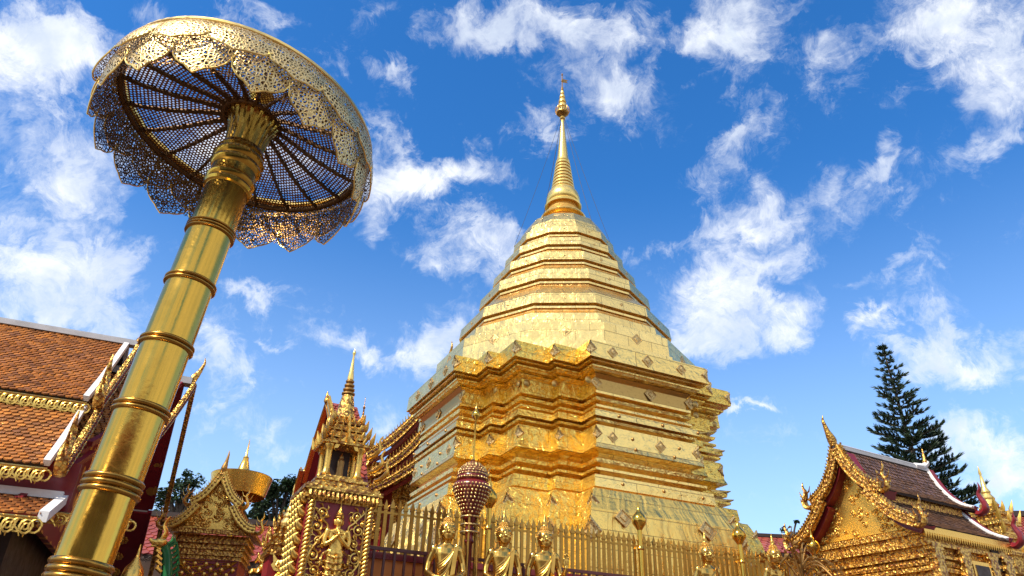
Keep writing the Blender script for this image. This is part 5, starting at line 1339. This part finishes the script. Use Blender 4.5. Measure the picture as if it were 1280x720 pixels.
for k in range(80):
    x = random.uniform(-1.15, 1.15); zz = -1.95 + random.random() * max(.1, 1.5 - abs(x) * 1.35)
    m = MB(); spiral(m, 0, 0, random.uniform(.06, .10), 1.4, random.choice((-1, 1)), random.random() * 6, .016, 0)
    mb.add(m.v, m.f, Matrix.Translation((.28, x, zp + zz)) @ MR)
mb.prism([(-1.25, zp - 2.0), (0, zp - .35), (1.25, zp - 2.0)], -.295, -.285, Matrix.Rotation(PI / 2, 4, 'Z')); mb.build('pediment_scrollwork', M_RICH, pv, 60)
mb = MB()
zb = zp - 2.06
for (e, a, b) in ((.10, 0, -.10), (.04, -.10, -.26), (.12, -.26, -.34), (.02, -.34, -.50), (.08, -.50, -.56), (-.02, -.56, -.74), (.05, -.74, -.82), (-.04, -.82, -1.02), (.04, -1.02, -1.10), (-.05, -1.10, -1.4), (.0, -1.4, -1.5), (-.06, -1.5, -(zb - .3)), (.25, -(zb - .3), -zb)):
    mb.box(.30 - e, 3.05 + e * .5, -1.46 - e, 1.46 + e, zb + b, zb + a)
mb.build('body', M_ORNF, pv)
mb = MB()
for k in range(28):
    y = -1.42 + k * 2.84 / 27
    for zz in (-.18, -.42, -.65): mb.sphere((.27, y, zb + zz), (.018, .035, .04), 6, 4)
for k in range(26):
    x = .4 + k * .1
    for zz in (-.18, -.42, -.65): mb.sphere((x, -1.49, zb + zz), (.03, .018, .04), 6, 4)
for zz in (-.18, -.42, -.65): mb.box(.268, .30, -1.45, 1.45, zb + zz - .05, zb + zz + .05); mb.box(.3, 3.0, -1.49, -1.45, zb + zz - .05, zb + zz + .05)
mb.build('leaf_band', M_ORN, pv, 60)
for x in (.42, 1.35, 2.35, 2.92):
    mb = MB()
    for (w, a, b) in ((.18, -.30, -.42), (.13, -.42, -.52), (.17, -.52, -.60), (.12, -.60, -(zb))): mb.box(x - w, x + w, -1.62, -1.40, zb + b, zb + a)
    mb.build('pilaster', M_ORNF, pv)
wf = MB().box(1.55, 2.18, -1.60, -1.50, zb - 1.9, zb - .52).build('window', M_RICH, pv)
MB().box(1.63, 2.10, -1.615, -1.595, zb - 1.84, zb - .60).build('pane', M_DARK, wf)
MB().box(2.50, 2.78, -1.53, -1.45, zb - .62, zb - .14).build('vent', M_DARK, pv)

# ---------------------------------------------------------------- gilded bodhi tree with hanging leaves by the fence end
c = at(1000, 705, 15.3)
bt = thing('gilded_tree', 'small gilded metal tree of curling leaves in front of the pavilion gable', 'sculpture', (c.x, c.y, 0))
random.seed(31)
mb = MB().tube([(0, 0, 0), (.03, 0, c.z * .6), (0, 0, c.z + .1)], [.07, .05, .03], 8)
tips = []
for k in range(20):
    a = random.random() * 2 * PI; l = random.uniform(.25, .7); h = random.uniform(-.35, .45); e = Vector((math.cos(a) * l, math.sin(a) * l, c.z + h)); tips.append(e)
    mb.tube(catmull([(0, 0, c.z - .4 + random.random() * .4), e * .6 + Vector((0, 0, c.z * .4 + .12)), e], 4), [.02] * 8 + [.008], 5)
mb.build('trunk', M_BRZ, bt, 60)
mb = MB()
for e in tips:
    for q in range(7):
        p_ = e + Vector((random.uniform(-.2, .2), random.uniform(-.2, .2), random.uniform(-.2, .16))); d = Vector((random.uniform(-1, 1), random.uniform(-1, 1), random.uniform(-.6, .9))).normalized(); s_ = d.cross(Vector((random.random(), random.random(), 1))).normalized()
        L_ = random.uniform(.09, .17); n_ = d.cross(s_) * .015
        mb.add([p_, p_ + d * L_ * .4 + s_ * L_ * .36, p_ + d * L_ + n_ * 2, p_ + d * L_ * .4 - s_ * L_ * .36, p_ + d * L_ * .45 + n_ * 2], [(0, 1, 4), (1, 2, 4), (2, 3, 4), (3, 0, 4)])
mb.build('crown', M_BRZ, bt)
# ---------------------------------------------------------------- right: far spire shrine and gallery roofs
c = at(1243, 655, 23.0)
rs = thing('spire_shrine', 'gold spire shrine half hidden behind the far eave of the brown tiled pavilion', 'shrine', (c.x, c.y, 0), RZ)
z = c.z
mb = MB()
for (w, a, b) in ((.75, -1.6, -1.2), (.62, -1.2, -1.05), (.68, -1.05, -.95), (.50, -.95, -.55), (.60, -.55, -.42), (.42, -.42, -.1), (.50, -.1, 0), (.32, 0, .22), (.4, .22, .3), (.22, .3, .5)): mb.box(-w, w, -w, w, z + a, z + b)
mb.box(-.6, .6, -.6, .6, 0, z - 1.55); mb.build('body', M_ORNF, rs)
for w, h in ((.62, -.95), (.58, -.42), (.48, 0), (.38, .3)):
    mb = MB(); mb.box(-w - .02, w + .02, -w - .02, w + .02, z + h - .02, z + h + .03)
    for sx in (-1, 1):
        for sy in (-1, 1): flame(mb, (sx * w, sy * w, z + h), .4, .07, (sx * .08, sy * .08, 0))
    flame(mb, (0, -w, z + h), .35, .07, (0, -.05, 0))
    mb.build('flame_crest', M_RICH, rs, 60)
MB().lathe([(r, z + q) for r, q in [(.25, .5), (.28, .56), (.2, .7), (.22, .76), (.13, .9), (.15, .96), (.08, 1.1), (.05, 1.4), (.03, 1.5), (.05, 1.54), (.006, 1.8)]], 12).build('spire', M_SPIRE, rs, 40)

def gallery(name, lab, p, rz, L0, L1, half=2.6, pitch=.62, tw=.26, th=.24, detail=True):
    o = thing(name, lab, 'gallery', (p.x, p.y, 0), rz); z = p.z
    for sgn in (-1, 1):
        mb = MB(); slab(mb, [(L0, 0, z), (L1, 0, z), (L1, sgn * half, z - half * pitch), (L0, sgn * half, z - half * pitch)], .08); ro = mb.build('roof', M_RED2, o)
        if detail and sgn == -1:
            mb = MB(); tiles(mb, None, [((L0, 0, z), (L1, 0, z)), ((L0, -half, z - half * pitch), (L1, -half, z - half * pitch))], tw, th, .008); mb.build('tile_layer', M_TILE_RD, ro)
    mb = MB(); mb.box(L0, L1, -.16, .16, z - .03, z + .14); mb.build('ridge_cap', M_DARK, o)
    MB().box(L0, L1, .6, 2.0, 0, z - 1.2).build('wall', M_WHITE, o)
    fringe(o, (L0, -half, z - half * pitch - .06), (L1, -half, z - half * pitch - .06), .2, .3, M_DARK) if detail else None
    n = int((L1 - L0) / 3)
    for k in range(n + 1):
        mb = MB(); mb.lathe([(.16, 0), (.15, z - half * pitch - .1)], 10, Matrix.Translation((L0 + (L1 - L0) * k / n, -half + .35, 0))); mb.build('pillar', M_RED, o, 40)
    return o
p_ = at(290, 653, 27.0)
gallery('cloister_gallery', 'long red tiled cloister gallery behind the small gilded shrine', p_, R(16), -6.5, 4.5)
p_ = at(1282, 645, 25.0)
gallery('cloister_gallery', 'red tiled cloister gallery showing beyond the far eave of the pavilion', p_, R(-8), -1.2, 8)
p_ = at(978, 672, 40.0)
gallery('cloister_gallery', 'distant low gallery roof glimpsed between the chedi and the pavilion', p_, R(4), -6, 3.2, 2.4, .5, .4, .4)
gallery('cloister_gallery', 'unseen cloister gallery behind the viewer, added to darken reflections in the gold', Vector((0, -9, 6.5)), PI, -20, 12, 2.8, .6, detail=False)  # out of view, added so the gold has something dark to reflect

# ---------------------------------------------------------------- trees
def broad_tree(name, lab, p, ztop, crown, rad, n_clump, n_leaf, ls, seed, sparse=0.0):
    random.seed(seed); o = thing(name, lab, 'tree', (p.x, p.y, 0), 0, 'trees behind the galleries')
    zc_ = ztop - crown * .5; mb = MB(); mb.tube(catmull([(0, 0, -.2), (.1, .1, zc_ * .5), (0, 0, zc_)], 5), [.34] * 5 + [.24] * 5 + [.13], 8)
    cl = []
    for k in range(n_clump):
        a = random.random() * 2 * PI; u = random.uniform(-1, 1); q = random.random() ** .5
        s = math.sqrt(1 - u * u); c_ = Vector((math.cos(a) * s * rad * q, math.sin(a) * s * rad * q, zc_ + u * crown * .5 * q)); cl.append((c_, random.uniform(.5, 1.0) * rad * .34))
        mb.tube(catmull([(0, 0, zc_ - crown * .45), (c_.x * .5, c_.y * .5, (c_.z + zc_) / 2 - .2), c_], 4), [.09] * 4 + [.055] * 4 + [.015], 5)
    mb.build('trunk', M_BARK, o, 60)
    mb = MB()
    for c_, r_ in cl:
        for k in range(n_leaf):
            d = Vector((random.gauss(0, 1), random.gauss(0, 1), random.gauss(0, .7))); d = d.normalized() * r_ * random.random() ** .45
            q = c_ + d; t_ = Vector((random.uniform(-1, 1), random.uniform(-1, 1), random.uniform(-.7, .5))).normalized(); s_ = t_.cross(Vector((random.random() - .5, random.random() - .5, 1))).normalized(); L_ = ls * random.uniform(.7, 1.3)
            mb.add([q - t_ * L_ * .5, q + s_ * L_ * .3, q + t_ * L_ * .5, q - s_ * L_ * .3], [(0, 1, 2, 3)])
    mb.build('crown', M_LEAF, o)
    return o
p_ = at(220, 660, 36); broad_tree('broadleaf_tree', 'airy tree with gaps in its crown between parasol pole and gilded shrine', p_, at(220, 585, 36).z, 3.2, 1.35, 20, 120, .20, 2)
p_ = at(347, 660, 36); broad_tree('broadleaf_tree', 'dense dark tree between the gilded shrine and the carved pier', p_, at(347, 600, 36).z, 3.4, 1.55, 26, 300, .20, 3)
p_ = at(318, 660, 40); broad_tree('broadleaf_tree', 'small loose tree half hidden by the drum-skirted parasol', p_, at(318, 618, 40).z, 2.6, 1.1, 12, 160, .2, 8)
p_ = at(990, 672, 44); broad_tree('broadleaf_tree', 'small wispy tree peeping over the far gallery between chedi and pavilion', p_, at(990, 645, 44).z, 1.8, .7, 8, 60, .2, 4)

# Norfolk pine: whorls of level branches ending in dense upswept needle tufts
pa, pb = at(1098, 428, 33.0), at(1166, 650, 33.0)
random.seed(17)
pn = thing('norfolk_pine', 'tall conical pine with tiers of dark tufted branches behind the pavilion', 'pine tree', (pb.x + .25, pb.y, 0))
lean = Vector((pa.x - pb.x - .1, 0, 0)) / (pa.z); zt_ = pa.z
mb = MB().tube([(0, 0, -.2), lean * (zt_ * .5) + Vector((0, 0, zt_ * .5)), lean * zt_ + Vector((0, 0, zt_ - .1))], [.26, .16, .02], 8)
mt = MB()
def tuft(p_, d, L_, r_):
    side = d.cross(Vector((0, 0, 1))); side = side.normalized() if side.length > 1e-3 else Vector((1, 0, 0)); up = side.cross(d)
    for k in range(15):
        a = 2 * PI * k / 15 + random.random(); o_ = (side * math.cos(a) + up * math.sin(a))
        b0 = p_ + d * L_ * random.uniform(-.1, .35); e = b0 + d * L_ * random.uniform(.45, .75) + o_ * r_ * random.uniform(.7, 1.2); w_ = d.cross(o_).normalized() * r_ * .24
        mt.add([b0 - w_ * .5, b0 + w_ * .5, (b0 + e) / 2 + o_ * r_ * .25 + w_, e, (b0 + e) / 2 + o_ * r_ * .25 - w_], [(0, 1, 2, 3, 4)])
z0_ = zt_ - 9.5; lev_n = 19
for i in range(lev_n):
    t = i / (lev_n - 1); zz = zt_ - .35 - 9.0 * t ** 1.15; Lb = .10 + 2.45 * t ** 1.05
    nb = 4 if i < 4 else 6
    ph = random.random() * 6
    base = lean * zz + Vector((0, 0, zz))
    for k in range(nb):
        a = ph + 2 * PI * k / nb + random.uniform(-.2, .2); L_ = Lb * random.uniform(.72, 1.12); dr = Vector((math.cos(a), math.sin(a), 0))
        up_ = .55 - .5 * t
        P = [base, base + dr * L_ * .5 + Vector((0, 0, L_ * (.12 * up_ * 2 - .02))), base + dr * L_ + Vector((0, 0, L_ * (.30 * up_ + .10)))]
        mb.tube(catmull(P, 3), [.045 * (.4 + t), .04 * (.4 + t), .035 * (.4 + t), .03 * (.4 + t), .025, .02, .01], 4)
        nt = max(2, int(L_ / .21))
        for q in range(nt):
            f = .22 + .78 * (q + .5) / nt
            pos = P[0].lerp(P[2], f) + Vector((0, 0, -.06 * math.sin(PI * f) * L_ * .5)); d0 = (dr + Vector((0, 0, .22 + .35 * f))).normalized()
            for s in ((0,) if q == nt - 1 else (-1, 1)):
                sd = Vector((-dr.y, dr.x, 0)) * s; d = (d0 * .75 + sd * .75 + Vector((0, 0, .12))).normalized() if s else d0
                tl = min(.52, .26 + .16 * L_ * (1 - abs(f - .6))) * random.uniform(.75, 1.15)
                tuft(pos, d, tl * 1.1, .085)
                if L_ > 1.2 and random.random() < .8: tuft(pos + d * tl * .55, (d + Vector((0, 0, .25))).normalized(), tl * .8, .07)
mb.build('trunk', M_BARK, pn, 60); mt.build('crown', M_PINE, pn)
